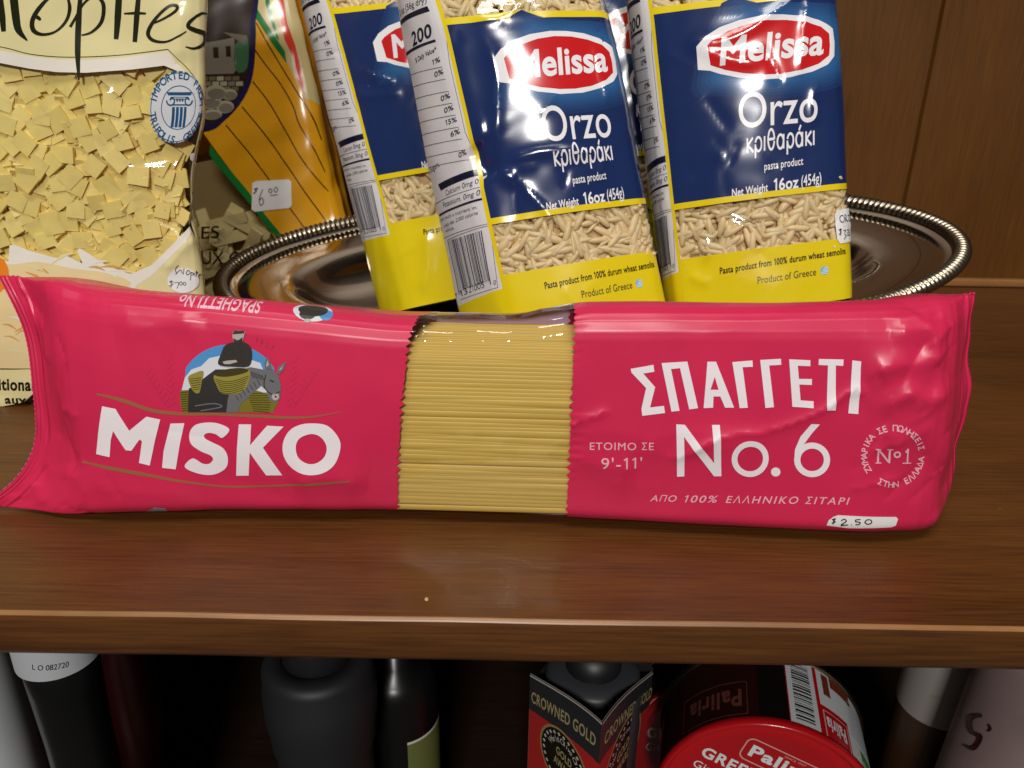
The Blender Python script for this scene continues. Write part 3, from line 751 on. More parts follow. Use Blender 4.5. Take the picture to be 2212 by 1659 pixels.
# No1 in its ring of letters
pack.text(mb, 'N', *c6((1528, 842), (1590, 843)), (0, -33), M['misko_pale'], 3, bold=.0); pack.text(mb, 'o', *c6((1603, 815), (1636, 815)), (0, -21), M['misko_pale'], 3, bold=.02)
pack.text(mb, '1', *c6((1655, 842), (1672, 842)), (0, -32), M['misko_pale'], 3, bold=.02)
for x0, x1, y in ((1520, 1548, 842), (1574, 1600, 776), (1520, 1544, 776), (1645, 1686, 842)): pack.stroke(mb, c6((x0, y), (x1, y)), 2.2, M['misko_pale'], 3.4, 0)
def ringtext(surf, mb, body, c, R, h, a0, a1, m, inside=False, layer=3, bold=.0, asp=1., tilt=0, cap=.7, shape=None):
    """letters spread on an arc of photo radius R from angle a0 to a1 (degrees, clockwise from up)"""
    n = len(body)
    for k, ch in enumerate(body):
        if ch == ' ': continue
        a = math.radians(a0+(a1-a0)*(k+.5)/n); g, adv = glyph(ch)
        if bold: g = [offset_ring(r, bold if (area(max(g, key=lambda r: abs(area(r)))) > 0) else -bold) for r in g]
        s = h/cap; up = np.array([math.sin(a), -math.cos(a)]); rt = np.array([math.cos(a), math.sin(a)])
        if inside: up, rt = -up, -rt
        rad = R-(h/2 if not inside else -h/2)
        cen = np.array([math.sin(a), -math.cos(a)])*rad
        rr = [[cen+rt*(x-adv/2)*s*asp+up*y*s for x, y in r] for r in g]
        if shape is None: surf.print(mb, [surf.ring([(c[0]+q[0], c[1]+q[1]) for q in r]) for r in rr], m, layer)
        else: surf.print(mb, [[tuple(shape(q)) for q in r] for r in rr], m, layer)
cc = c6((1602, 808))[0]
ringtext(pack, mb, 'ΖYMAPIKA ΣE ΠΩΛHΣEIΣ'.replace('Ζ', 'Z'), cc, 62, 13, -125, 78, M['misko_pale'], bold=.02)
ringtext(pack, mb, 'ΣTHN EΛΛAΔA', cc, 62, 13, 212, 92, M['misko_pale'], inside=True, bold=.02)
# upside-down name and emblem on the top face
va, vb, vc = pack.uv([(556, 720), (377, 710), (668, 730)])[:, 1]
pack.text(mb, 'SPAGHETTI No', None, None, None, M['misko_pale'], 3, bold=.02, frame=(np.array([PW+.0075, va]), np.array([0, vb-va]), np.array([-.0095, 0])))
pe = lambda cp, cv, a, b, m, l: pack.print(mb, [ell(PW+cp, vc+cv, a, b, 22)[::-1]], m, l)
pe(.004, 0, .0075, .0058, cloud, 1); pe(.002, .0042, .004, .0020, sky, 1.6); pe(.005, 0, .0055, .0044, dond, 2); pe(.0005, -.0012, .0030, .0024, coatm, 3); pe(-.0032, -.0008, .0012, .0010, skin, 3)
# little emblem showing at the bottom fold
P(c4((905, 1520), (960, 1494), (1030, 1500), (1070, 1525)), mat('emblem_fold', '#8f8f96', .4), 1)
mb.build('wrapper', root)
mb = MB(); pack.cells(mb, pmat, ppart, 'window'); mb.build('window_film', root)
# crimped end seals
def crimp(s, v0, v1):
    keep = s.noise; s.noise = list(keep)+[(.00016, 0, math.tau/.0016, 0)]; return keep
for q in ('seal_l', 'seal_r'):
    mb = MB(); pack.cells(mb, lambda p, v: M['pink'], ppart, q); mb.build('end_seal', root)
# torn paper-white edge of the left seal and the zig-zag right one
for v0, sgn, m in ((-.166, -1, mat('seal_edge', '#cf5c82', .5)), (.144, 1, mat('seal_edge_dark', '#8f2042', .45))):
    ps = np.linspace(.002, PW-.002, 90); X = pack.S(ps, np.full(90, v0)); T = PE*sgn
    V = []; F = []
    for k in range(90): V += [X[k]-T*.0003, X[k]+T*(.0006 if k % 2 else .0001)]
    F = [[2*k, 2*k+1, 2*k+3, 2*k+2] for k in range(89)]
    mb = MB(); mb.add(np.array(V)+PG*.0006, F, m); mb.build('seal_teeth', root)
# price sticker at the lower right corner
c6s = conv(1186, 599., 2.156)
stk = MB()
pack.poly(stk, c6s((1322, 1112), (1345, 1104), (1612, 1112), (1622, 1122), (1612, 1152), (1590, 1160), (1390, 1162), (1290, 1150), (1300, 1128)), M['sticker'], 8)
stk_l = [c6s((1334, 1122), (1318, 1124), (1330, 1134), (1314, 1140)), c6s((1328, 1117), (1320, 1145)), c6s((1358, 1130), (1372, 1122), (1382, 1131), (1368, 1141), (1358, 1149), (1390, 1148)), c6s((1404, 1147), (1407, 1148)),
         c6s((1448, 1124), (1426, 1126), (1426, 1134), (1446, 1137), (1440, 1147), (1424, 1146)), c6s((1478, 1126), (1468, 1136), (1482, 1146), (1500, 1138), (1494, 1126), (1476, 1126))]
for q in stk_l: pack.stroke(stk, q, 2.4, M['pen'], 9, 3)
stk.build('price_sticker', root)
# loose tongue of the sticker bending on to the shelf
# spaghetti
mb = MB(); rg = np.random.default_rng(11)
u0, u1 = UL-.012, UR+.008
def rod(y, z, r, m, tilt=(0, 0)):
    th = np.linspace(0, math.tau, 9)[:-1]; us = np.linspace(u0, u1, 4); V = []; Nn = []
    for u in us:
        f = (u-u0)/(u1-u0)-.5
        for t in th:
            V.append(PL(u, y+tilt[0]*f+.20*r*math.cos(t), z+tilt[1]*f+r*math.sin(t))); q = PG*math.cos(t)/.20+np.array([0, 0, math.sin(t)]); Nn.append(q/np.linalg.norm(q))
    F = [[j*8+i, j*8+(i+1) % 8, (j+1)*8+(i+1) % 8, (j+1)*8+i] for j in range(3) for i in range(8)]
    mb.add(V, F, m, Nn)
zz = .0060; lay = 0.; wander = 0.
while zz < .0586:
    if rg.random() < .10: lay = rg.choice([0, .0002, .0005, .0011])
    y = .0036+(zz/.062)*.0045-.0019*math.sin(math.pi*min(1, zz/.064))+.0012+lay+rg.uniform(0, .00010)
    if zz > .0545: y += (zz-.0545)*.9
    wander = .8*wander+rg.normal(0, .00022)
    rod(y, zz, rg.uniform(.00105, .0014), M['spag'], (rg.normal(0, .0002), wander))
    rod(y+.0005, zz+.0008, .0011, M['spag'], (0, wander))
    zz += rg.uniform(.00105, .00145) if rg.random() < .9 else rg.uniform(.0021, .0028)
for kk in range(20):
    rod(.0105+kk*.0013,   .0587-.0003*rg.random()-.00002*(kk-10)**2, .00092, M['spag'], (0, rg.normal(0, .0004)))
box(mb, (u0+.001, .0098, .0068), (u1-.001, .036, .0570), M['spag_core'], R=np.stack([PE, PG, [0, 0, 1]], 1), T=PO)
o = mb.build('spaghetti', root); o['kind'] = 'stuff'

# ================================================================== ORZO BAGS
OW, OD, OH = .074, .045, .200
V_WB, V_L0, V_L1, V_B1, V_T = .045, .0652, .0676, .142, .1446
def ext(a, b, va, vb, v): return a+(b-a)*((v-va)/(vb-va))
class Orzo: pass
def orzo(label, flb, frb, flw, frw, blb, blw, Yw, Yb, dY, v0, seed, thick=.042, amp=1., creases=(), yaw=0.):
    """anchors: photo points of the front-left/right edges at the top (b) and foot (w) of the printed blue panel"""
    A = at(*flb, Yb); B = at(*frb, Yb+yaw); Cc = at(*flw, Yw); Dd = at(*frw, Yw+yaw)
    bl_b = at(*blb, Yb+dY); bl_w = at(*blw, Yw+dY)
    up = A-Cc; rt = Dd-Cc; bk = np.cross(up, rt); bk = -bk/np.linalg.norm(bk)*np.sign(-np.cross(up, rt)[1])
    if bk[1] < 0: bk = -bk
    br_b = B+bk*thick*.9-(B-A)*.05; br_w = Dd+bk*thick-(Dd-Cc)*.04
    lev = []
    for v in (v0, v0+.006, V_WB, .09, V_B1, .172, OH):
        q = [ext(w_, b_, V_WB, V_B1, v) for w_, b_ in ((bl_w, bl_b), (Cc, A), (Dd, B), (br_w, br_b))]
        if v > .15:
            k = min(1, (v-.15)/.05)*.92; mid_l = (q[0]+q[1])/2; mid_r = (q[2]+q[3])/2
            q = [q[0]*(1-k)+mid_l*k, q[1]*(1-k)+mid_l*k, q[2]*(1-k)+mid_r*k, q[3]*(1-k)+mid_r*k]
        lev.append((v, q))
    base = ring_base(lev, OD, OW, rnd=.0042, bulge=.0045, lv_smooth=.004, side=.003, vbulge=lambda v: .55+.45*np.sin(np.pi*np.clip(v/.2, 0, 1)))
    s = Surf(base, lines(-OD, 2*OW+OD, .0014, [0, .0022, OW, OW+OD]), lines(v0, OH, .0014, [.040, V_WB, V_L0, V_L1, V_B1, V_T]),
             noise=waves(.00042*amp, .055, 7, seed)+waves(.00007*amp, .014, 8, seed+50))
    cr = []
    for seq, h, wd in creases:
        cr.append(([tuple(q) for q in s.uv(seq)], h, wd))
    rc = np.random.default_rng(seed+7)
    for k in range(16):
        p_, v_, a_, L_ = rc.uniform(-.01, OW), rc.uniform(.02, .15), rc.uniform(0, math.tau), rc.uniform(.006, .022)
        cr.append(([(p_, v_), (p_+L_*math.cos(a_), v_+L_*math.sin(a_))], rc.choice([-1, 1])*rc.uniform(.00012, .0004), rc.uniform(.0010, .0018)))
    s.creases = cr
    o = Orzo(); o.s = s; o.label = label; o.v0 = v0; o.seed = seed
    foot = (lev[0][1][1]+lev[0][1][2]+lev[0][1][0]+lev[0][1][3])/4
    o.root = empty('orzo_bag', tuple(foot), label, 'pasta bag', 'bags of orzo standing in the tray')
    return o
bags = []
left = orzo('orzo bag leaning at the left, its blue front half hidden behind the middle orzo bag',
            (710, 31), (1026, 10), (832, 484), (1125, 434), (655, 45), (773, 502), .372, .398, .020, .003, 31, amp=.6,
            creases=[(c2((440, 395), (520, 405), (600, 440)), .0008, .0016), (c2((380, 500), (480, 510), (640, 490)), .0007, .002), (c2((600, 1060), (625, 1120), (590, 1170)), .0006, .0014),
                     (c2((760, 1200), (770, 1400), (740, 1560)), .0012, .003)])
middle = orzo('nearest orzo bag, blue front with a big white glare beside its red oval logo',
              (953, 55), (1321, 35), (1076, 596), (1419, 541), (863, 78), (975, 640), .314, .3395, .022, .018, 12, yaw=.006, amp=.65,
              creases=[(c2((1040, 150), (1100, 260), (1140, 420), (1135, 640), (1130, 870)), .0012, .0030), (c2((1130, 870), (1350, 805), (1560, 800), (1740, 820)), .0011, .0018),
                       (c2((1240, 960), (1370, 1090), (1490, 1225)), .0009, .0015), (c2((1130, 870), (1190, 930), (1240, 960)), .0010, .0022), (c2((1640, 230), (1690, 420), (1730, 570)), .0008, .0016),
                       (c2((1000, 105), (1150, 90), (1260, 40), (1180, 0)), .0009, .0018), (c2((1000, 760), (1060, 870), (1110, 960)), -.0028, .006), (c2((1040, 600), (1060, 760), (1090, 880)), .001, .002),
                       (c2((1240, 960), (1230, 1080), (1260, 1170)), -.0008, .003)])
right = orzo('orzo bag with a small price sticker on its right edge, beside the empty tray end',
             (1397, 33), (1809, -8), (1455, 562), (1838, 512), (1357, 55), (1428, 590), .327, .351, .026, .018, 23, amp=.5, yaw=-.010,
             creases=[(c3((470, 215), (640, 215), (800, 150), (930, 60), (1060, -20)), .0010, .0020), (c3((470, 215), (560, 265), (700, 310), (860, 330)), .0009, .0020), (c3((1095, -30), (1075, 170), (1055, 410)), .0010, .0018),
                      (c3((860, 240), (910, 330), (960, 440)), -.0007, .0012), (c3((640, 1110), (760, 1180), (865, 1310)), .0009, .0018), (c3((460, 1215), (560, 1240), (585, 1300), (545, 1360)), .0008, .0015),
                      (c3((520, 1150), (620, 960), (650, 700)), .0005, .006), (c3((480, 1410), (530, 1450), (600, 1458)), .0007, .0016), (c3((1140, 420), (1120, 560), (1130, 660)), .0006, .0018)])
back = orzo('shaded orzo bag seen only in the gap between two nearer bags',
            (1190, 0), (1535, -25), (1240, 450), (1560, 405), (1160, 10), (1205, 460), .392, .418, .020, .018, 44)
# front art is laid out once on the right bag, panel art on the middle bag, and printed on all four in (p,v)
def omat(p, v):
    if -OD+.0005 < p < 0 and v > .040: return M['panel_white']
    if p < .0022 and p > 0: return M['yellow']
    side = p < OW+OD
    if v < V_WB: return M['yellow']
    if v < V_L0: return M['clear'] if side else M['yellow']
    if v < V_L1: return M['yellow']
    if v < V_B1: return M['blue']
    if v < V_T or v > .168: return M['yellow']
    return M['clear'] if side else M['yellow']
def opart(p, v):
    if -OD+.0005 < p < 0 and v > .040: return 'panel'
    m = omat(p, v)
    if m is M['clear']: return 'window_low' if v < .1 else 'window_top'
    return 'front' 
front_art = []; panel_art = []       # (rings in p,v ; material ; layer)
class Rec:
    """stands in for a mesh while art is recorded"""
def rec_poly(s, L, pts, m, layer=1, sm=0, holes=()):
    r = smooth(pts, sm, True) if sm else pts
    L.append(([s.ring(r)]+[s.ring(h)[::-1] for h in holes], m, layer, bool(holes)))
def rec_text(s, L, body, a, b, up, m, layer=2, bold=0., track=0., shear=0., cap=.7):
    R, adv = text_rings(body, bold, track, shear); lo, hi = bounds(R); o, ex, ey = s.quad_map(a, b, up); W = hi[0]-lo[0]
    L.append(([[tuple(o+ex*((x-lo[0])/W)+ey*(y/cap)) for x, y in r] for r in R], m, layer, False))
def rec_line(s, L, pts, wpx, m, layer=2):
    for k in ribbon(pts, wpx): L.append(([s.ring(k)], m, layer, False))
S3 = right.s; FA = front_art
up3 = lambda h, k=-.02: (h*k, -h/2.393)
oval_w = c3((520, 245), (565, 190), (640, 140), (740, 103), (860, 80), (960, 76), (1060, 83), (1150, 104), (1222, 150), (1230, 220), (1228, 290), (1195, 335), (1120, 370), (1000, 400), (870, 411), (740, 402), (640, 382), (590, 366), (527, 362))
oval_r = c3((577, 237), (600, 212), (680, 162), (780, 125), (880, 106), (980, 104), (1080, 116), (1160, 138), (1203, 176), (1206, 235), (1203, 286), (1150, 330), (1060, 362), (960, 380), (870, 385), (760, 378), (670, 362), (592, 338))
oc = np.mean(oval_w, 0)
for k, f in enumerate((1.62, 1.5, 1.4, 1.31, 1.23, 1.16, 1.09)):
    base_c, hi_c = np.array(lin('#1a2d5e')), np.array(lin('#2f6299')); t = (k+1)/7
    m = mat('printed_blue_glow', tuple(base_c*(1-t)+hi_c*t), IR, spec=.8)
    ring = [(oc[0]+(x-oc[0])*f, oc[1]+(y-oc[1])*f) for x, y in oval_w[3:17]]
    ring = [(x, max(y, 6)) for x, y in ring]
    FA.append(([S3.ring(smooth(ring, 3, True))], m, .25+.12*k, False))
rec_poly(S3, FA, oval_w, M['ink_white'], 2); rec_poly(S3, FA, oval_r, M['ink_red'], 3)
rec_text(S3, FA, 'Melissa', *c3((640, 336), (1172, 279)), (4, -58), M['ink_white'], 4, bold=.028, track=-.02)
rec_text(S3, FA, 'Orzo', *c3((738, 664), (1143, 626)), (-1, -77), M['ink_white'], 2, bold=.004)
rec_text(S3, FA, 'κριθαράκι', *c3((778, 790), (1130, 748)), (-.5, -45), M['ink_white'], 2, bold=.006)
rec_text(S3, FA, 'pasta product', *c3((870, 880), (1072, 850)), (0, -17), M['ink_white'], 2, bold=.012, track=.02)
rec_text(S3, FA, 'Net Weight', *c3((703, 1018), (888, 987)), (0, -17), M['ink_white'], 2, bold=.022)
rec_text(S3, FA, '16oz', *c3((918, 986), (1048, 968)), (0, -25), M['ink_white'], 2, bold=.022)
rec_text(S3, FA, '(454g)', *c3((1062, 964), (1165, 946)), (0, -24), M['ink_white'], 2, bold=.010)
rec_text(S3, FA, 'Pasta product from 100% durum wheat semolina', *c3((640, 1417), (1290, 1311)), (-.5, -14), M['ink_black'], 2, bold=.024, track=.01)
rec_text(S3, FA, 'Product of Greece', *c3((835, 1468), (1138, 1422)), (-.5, -15.5), M['ink_grey'], 2, bold=.008, track=.01)
fc = c3((1181, 1398))[0]
rec_poly(S3, FA, ell(fc[0], fc[1], 9, 9.5, 24), M['ink_sky'], 2)
for k in (-2, -1, 0, 1, 2):
    h = 8.6*math.sqrt(1-(k*3.3/9.5)**2); rec_line(S3, FA, [(fc[0]-h+(5 if k < 1 else 0), fc[1]+k*3.3+1), (fc[0]+h, fc[1]+k*3.3-1)], 1.3, M['ink_white'], 3)
S2 = middle.s; PA = panel_art; nv = M['ink_navy']
def t2(body, a, b, h, bold=.0, m=nv, tr=.0): rec_text(S2, PA, body, *c2(a, b), (-h*.1/2.448, -h/2.448), m, 2, bold, tr)
def l2(a, b, w_, m=nv): rec_line(S2, PA, c2(a, b), w_/2.448, m, 2)
t2('2 oz (56g dry)', (625, 88), (765, 12), 34, .004); l2((612, 128), (775, 46), 30)
t2('200', (688, 246), (792, 192), 72, .022); l2((650, 292), (810, 214), 14)
t2('% Daily Value*', (703, 335), (814, 272), 26, .018)
rows = [(342, '1%', 793), (406, '0%', 805), (470, '', 0), (533, '0%', 838), (596, '0%', 856), (660, '15%', 863), (722, '6%', 890), (780, '', 0), (832, '0%', 932)]
for k, (y, tx, x) in enumerate(rows):
    xr = 835+(y-330)*.27; xl = 655+(y-330)*.22
    if tx: t2(tx, (x, y+3), (xr-2, y-17), 27, .014)
    l2((xl, y+58), (xr+8, y+12), 2.6)
t2('d Sugars', (765, 926), (834, 880), 30, .0)
l2((832, 992), (1040, 906), 36)
t2('Calcium 0mg 0%', (866, 1036), (1058, 964), 30, .0); l2((812, 1080), (1072, 984), 2.6)
t2('Potassium. 0mg 0%', (852, 1100), (1074, 1025), 30, .0); l2((822, 1142), (1076, 1048), 12)
t2('u how much a nutrient in', (822, 1180), (1030, 1104), 20, .0); t2('a daily diet. 2,000 calorie', (852, 1206), (1036, 1134), 20, .0); t2('advice.', (862, 1230), (908, 1212), 20, .0)
for a, b in (((842, 60), (884, 330)), ((884, 330), (966, 700)), ((966, 700), (1072, 940)), ((1072, 940), (1098, 1182)), ((1098, 1182), (850, 1262)), ((1100, 1192), (1140, 1520)), ((1140, 1520), (940, 1586)), ((868, 1272), (1100, 1192))): l2(a, b, 2.4)
rb = np.random.default_rng(5); f = .0
while f < .985:
    w_ = rb.choice([.010, .010, .020, .030]); g = rb.choice([.010, .012, .02, .028])
    f2 = min(.99, f+w_); yy = .93 if .1 < f < .92 else 1.
    a = (870+190*f, 1275-58*f); b = (870+190*f2, 1275-58*f2); c = (932+175*f2, (1275-58*f2)+(285)*yy); d = (932+175*f, (1275-58*f)+(285)*yy)
    rec_poly(S2, PA, c2(a, b, c, d), nv, 2); f = f2+g
t2('7 13', (905, 1592), (980, 1552), 34); t2('21005', (986, 1550), (1068, 1520), 34); t2('0', (1118, 1508), (1132, 1502), 24)

def ellipsoid_tmpl(a, b, c, n=8, k=5):
    V = []; 
    for j in range(1, k):
        t = math.pi*j/k
        for i in range(n):
            q = math.tau*i/n; V.append((a*math.cos(t), b*math.sin(t)**.8*math.cos(q), c*math.sin(t)**.8*math.sin(q)))
    V = [(a, 0, 0)]+V+[(-a, 0, 0)]; F = []
    for i in range(n): F.append([0, 1+i, 1+(i+1) % n])
    for j in range(k-2):
        for i in range(n): x = 1+j*n; F.append([x+i, x+n+i, x+n+(i+1) % n, x+(i+1) % n])
    e = len(V)-1; x = 1+(k-2)*n
    for i in range(n): F.append([x+i, e, x+(i+1) % n])
    return np.array(V), F
GV, GF = ellipsoid_tmpl(.0052, .00146, .0012)
BV = np.array([(x, y, z) for x in (-1, 1) for y in (-1, 1) for z in (-1, 1)], float); BF = [[0, 1, 3, 2], [4, 6, 7, 5], [0, 4, 5, 1], [2, 3, 7, 6], [0, 2, 6, 4], [1, 5, 7, 3]]
def scatter(mb, s, plo, phi, vlo, vhi, n, tmplV, tmplF, m, d0, d1, tilt, rg, jit=.12, grid=0.):
    p = rg.uniform(plo, phi, int(n)); v = rg.uniform(vlo, vhi, int(n))
    if grid:
        gp, gv = np.meshgrid(np.arange(plo, phi, grid), np.arange(vlo, vhi, grid), indexing='ij'); gp[:, ::2] += grid/2
        p = gp.ravel()+rg.normal(0, grid*.25, gp.size); v = gv.ravel()+rg.normal(0, grid*.25, gp.size); n = len(p)
    C_ = s.base(p, v); N_ = s.bn(p, v, s.base, 1e-3); D_ = s.disp(p, v)
    for k in range(int(n)):
        c, nn = C_[k], N_[k]; d = rg.uniform(d0, d1)-min(0, float(D_[k]))
        t = np.cross(nn, [0.3, .1, 1]); t /= np.linalg.norm(t); b = np.cross(nn, t)
        a = rg.uniform(0, math.tau); x = t*math.cos(a)+b*math.sin(a)
        x = x+nn*rg.normal(0, tilt); x /= np.linalg.norm(x); y = np.cross(nn, x); y = y+nn*rg.normal(0, tilt); y -= x*(y@x); y /= np.linalg.norm(y); z = np.cross(x, y)
        sc_ = 1+rg.normal(0, jit)*.7
        mb.add(tmplV*np.array([sc_, 1+rg.normal(0, jit), 1])@np.stack([x, y, z])+c-nn*d, tmplF, m)
def core(mb, s, vlo, vhi, depth, m, plo=None, phi=None):
    P_ = np.linspace(s.P[0] if plo is None else plo, s.P[-1] if phi is None else phi, 70); V_ = np.linspace(vlo, vhi, max(3, int((vhi-vlo)/.004)))
    gp, gv = np.meshgrid(P_, V_, indexing='ij'); gp = gp.ravel(); gv = gv.ravel()
    X = s.base(gp, gv)-s.bn(gp, gv, s.base, 1e-3)*depth
    b = len(V_); F = [[i*b+j, (i+1)*b+j, (i+1)*b+j+1, i*b+j+1] for i in range(len(P_)-1) for j in range(b-1)]
    mb.add(X, F, m)
def cap(mb, s, v, m, flip):
    P_ = s.P[:-1]; X = s.S(P_, np.full(len(P_), v)); c = X.mean(0); n = len(P_)
    F = [[i, (i+1) % n, n] for i in range(n)]
    if flip: F = [f[::-1] for f in F]
    mb.add(np.vstack([X, c]), F, m)
def finish_orzo(o, sticker=False, grains=240, top=True):
    s = o.s; rg = np.random.default_rng(o.seed)
    mb = MB(); s.cells(mb, omat, opart, 'front')
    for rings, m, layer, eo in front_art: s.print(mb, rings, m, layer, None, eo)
    cap(mb, s, s.V[0], M['yellow'], True); cap(mb, s, s.V[-1], M['yellow'], False)
    mb.build('printed_film', o.root)
    mb = MB(); s.cells(mb, omat, opart, 'panel')
    for rings, m, layer, eo in panel_art: s.print(mb, rings, m, layer, lambda p, v: -OD+.001 < p < 0, eo)
    mb.build('nutrition_panel', o.root)
    for q in ('window_low', 'window_top'):
        mb = MB(); s.cells(mb, omat, opart, q); mb.build('clear_window', o.root)
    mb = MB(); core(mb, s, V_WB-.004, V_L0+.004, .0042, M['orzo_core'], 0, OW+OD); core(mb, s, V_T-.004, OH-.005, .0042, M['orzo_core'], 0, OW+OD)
    scatter(mb, s, -.002, OW+.012, V_WB-.004, V_L0+.004, grains, GV, GF, M['orzo'], .0022, .0042, .10, rg)
    scatter(mb, s, -.002, OW+.012, V_WB-.004, V_L0+.004, grains*.4, GV, GF, M['orzo'], .0016, .0022, .04, rg)
    if top: scatter(mb, s, -.002, OW+.012, V_T-.003, V_T+.025, grains, GV, GF, M['orzo'], .0017, .0042, .10, rg)
    q = mb.build('pasta', o.root); q['kind'] = 'stuff'
    if sticker:
        mb = MB(); e = s.uv(c3((1233, 1088), (1258, 1256))); p0, v1 = e[0]; v0 = e[1][1]; p1 = p0+.0125
        rr = [(p0+.001, v1), (p1-.001, v1+.0005), (p1, v1-.001), (p1-.0005, v0), (p0+.0015, v0-.0003), (p0+.0002, v0+.002), (p0-.0002, v1-.002)]
        s.print(mb, [rr], M['sticker'], 6)
        hh = v1-v0
        def pen(pts, w_=.00042): 
            for k in ribbon(smooth([(p0+x*.0125, v0+y*hh) for x, y in pts], 4), w_): s.print(mb, [k], M['pen'], 8)
        pen(ell(.28, .72, .10, .10, 10, 60, 400)); pen([(.46, .62), (.46, .82), (.58, .80), (.5, .7), (.62, .62)]); pen([(.66, .8), (.8, .8), (.68, .64), (.84, .64)]); pen([(.9, .72), (.98, .78), (.96, .66), (.88, .7)])
        pen([(.24, .40), (.12, .40), (.20, .32), (.10, .26)]); pen([(.17, .44), (.16, .22)]); pen([(.30, .36), (.44, .36), (.36, .26), (.46, .18), (.30, .10)]); pen([(.52, .36), (.62, .36), (.60, .26), (.52, .28)]); pen([(.66, .36), (.76, .36), (.74, .26), (.66, .28)]); pen([(.52, .2), (.78, .2)])
        mb.build('price_sticker', o.root)
for o, st in ((left, False), (middle, False), (right, True), (back, False)): finish_orzo(o, st, top=o is not back)

# ================================================================== BAG OF EGG-PASTA SQUARES (left)
HW, HD, HH = .150, .045, .215
cream = mat('printed_cream', '#e9dfa6', .16, spec=.7); creamw = mat('printed_band_white', '#efeade', .18, spec=.7); ink_green = mat('ink_dark_green', '#20230f', .2, spec=.6)
hb = at(449, 858, .318); hb[2] = .001; ht = at(455, 0, .334); hx = np.array([-.150, -.006, 0]); hup = (ht-hb)/np.linalg.norm(ht-hb)
hbk = np.array([0, .98, .2])*.040
hl = []
for v in (.0, .008, .03, .06, .072, .085, .1, .115, .17, HH):
    k = .25 if v < .004 else 1.; k = k*(1-max(0, (v-.17)/.045)*.9)
    fr = hb+hup*v; wob = np.interp(v, [0, .03, .06, .072, .085, .1, .115, .2], [0, 0, -.001, -.003, -.005, -.003, .001, 0])
    fr = fr+np.array([wob, 0, 0])
    hl.append((v, [hb+hx+hup*v+hbk*k, hb+hx+hup*v+hbk*.0, fr, fr+hbk*k+np.array([-.022, 0, 0])]))
hs = Surf(ring_base(hl, HD, HW, rnd=.0065, bulge=.006, lv_smooth=.006), lines(-HD, 2*HW+HD, .0021, [0, HW]), lines(0, HH, .0021),
          noise=waves(.0006, .055, 7, 71)+waves(.00008, .016, 8, 72))
cr = []
for seq, h, wd in ((c1((300, 505), (400, 492), (520, 495), (640, 520)), .0007, .0016), (c1((665, 790), (720, 690), (770, 610)), .0008, .0016), (c1((590, 885), (690, 905), (800, 895), (1000, 862)), .0010, .0018),
                   (c1((100, 780), (180, 760), (290, 800), (400, 930), (520, 1040), (640, 1150)), .0009, .0018), (c1((680, 1000), (740, 1080), (790, 1190), (740, 1180)), .0009, .0016), (c1((0, 1110), (50, 1150), (105, 1195)), .0008, .0016),
                   (c1((970, 0), (960, 150), (950, 330)), .0008, .0022), (c1((870, 1440), (950, 1330), (1030, 1250)), .0010, .002), (c1((180, 740), (280, 710), (370, 690)), .0007, .002), (c1((1000, 1200), (1060, 1150), (1090, 1000)), -.0012, .003)):
    cr.append(([tuple(q) for q in hs.uv(seq)], h*1.25, wd*1.5))
hs.creases = cr
hroot = empty('egg_pasta_bag', tuple(hb+hx/2+np.array([0, .02, 0])), 'big clear and cream bag of small square egg pasta, standing at the left', 'pasta bag')
hp_lo = hs.uv(c1((-235, 700)))[0][0]; hv_hi = hs.uv(c1((300, -140)))[0][1]; hv_lo = hs.uv(c4((80, 930)))[0][1]
mb = MB(); hs.cells(mb, lambda p, v: M['clear_soft'] if hp_lo+.006 < p < HW-.0005 and hv_lo < v < hv_hi else cream); mb.build('clear_film', hroot)
mb = MB()
def hp(seq, m, layer=1, sm=0, holes=()): hs.poly(mb, seq, m, layer, sm, holes=holes)
top_cream = c1((-250, -160), (1108, -160), (1106, 0), (1108, 250), (1112, 480), (1111, 600), (1111, 760), (1108, 850), (1090, 930), (1078, 1010), (1040, 1080), (1003, 1185),
               (1000, 1150), (1040, 1040), (1055, 950), (1052, 885), (1008, 838), (1006, 815), (1040, 805), (1068, 740), (1075, 600), (1040, 480), (980, 400), (930, 372), (880, 330), (700, 352), (450, 366), (300, 362), (150, 345), (0, 322), (-250, 270))
hp(top_cream, cream, 1)
hp(c1((-250, 240), (0, 268), (150, 296), (300, 314), (450, 318), (650, 306), (890, 272), (925, 320), (985, 385), (930, 372), (870, 347), (700, 368), (450, 385), (300, 381), (150, 362), (0, 333), (-250, 282)), creamw, 2)
hs.stroke(mb, c1((-250, 215), (0, 247), (150, 284), (300, 300), (450, 301), (650, 290), (890, 261)), 1.6, ink_green, 3)
hs.stroke(mb, c1((890, 261), (940, 310), (1000, 372), (1060, 460), (1090, 560)), 1.4, ink_green, 3)
hs.stroke(mb, c1((1085, 690), (1058, 790), (1062, 850), (1085, 910), (1078, 985), (1045, 1060), (1010, 1150)), 1.3, ink_green, 3)
hp(c1((1007, 815), (1040, 805), (1045, 840), (1076, 880), (1072, 970), (1045, 1050), (1002, 1190), (998, 1180), (1030, 1050), (1055, 960), (1052, 885), (1010, 845)), creamw, 2)
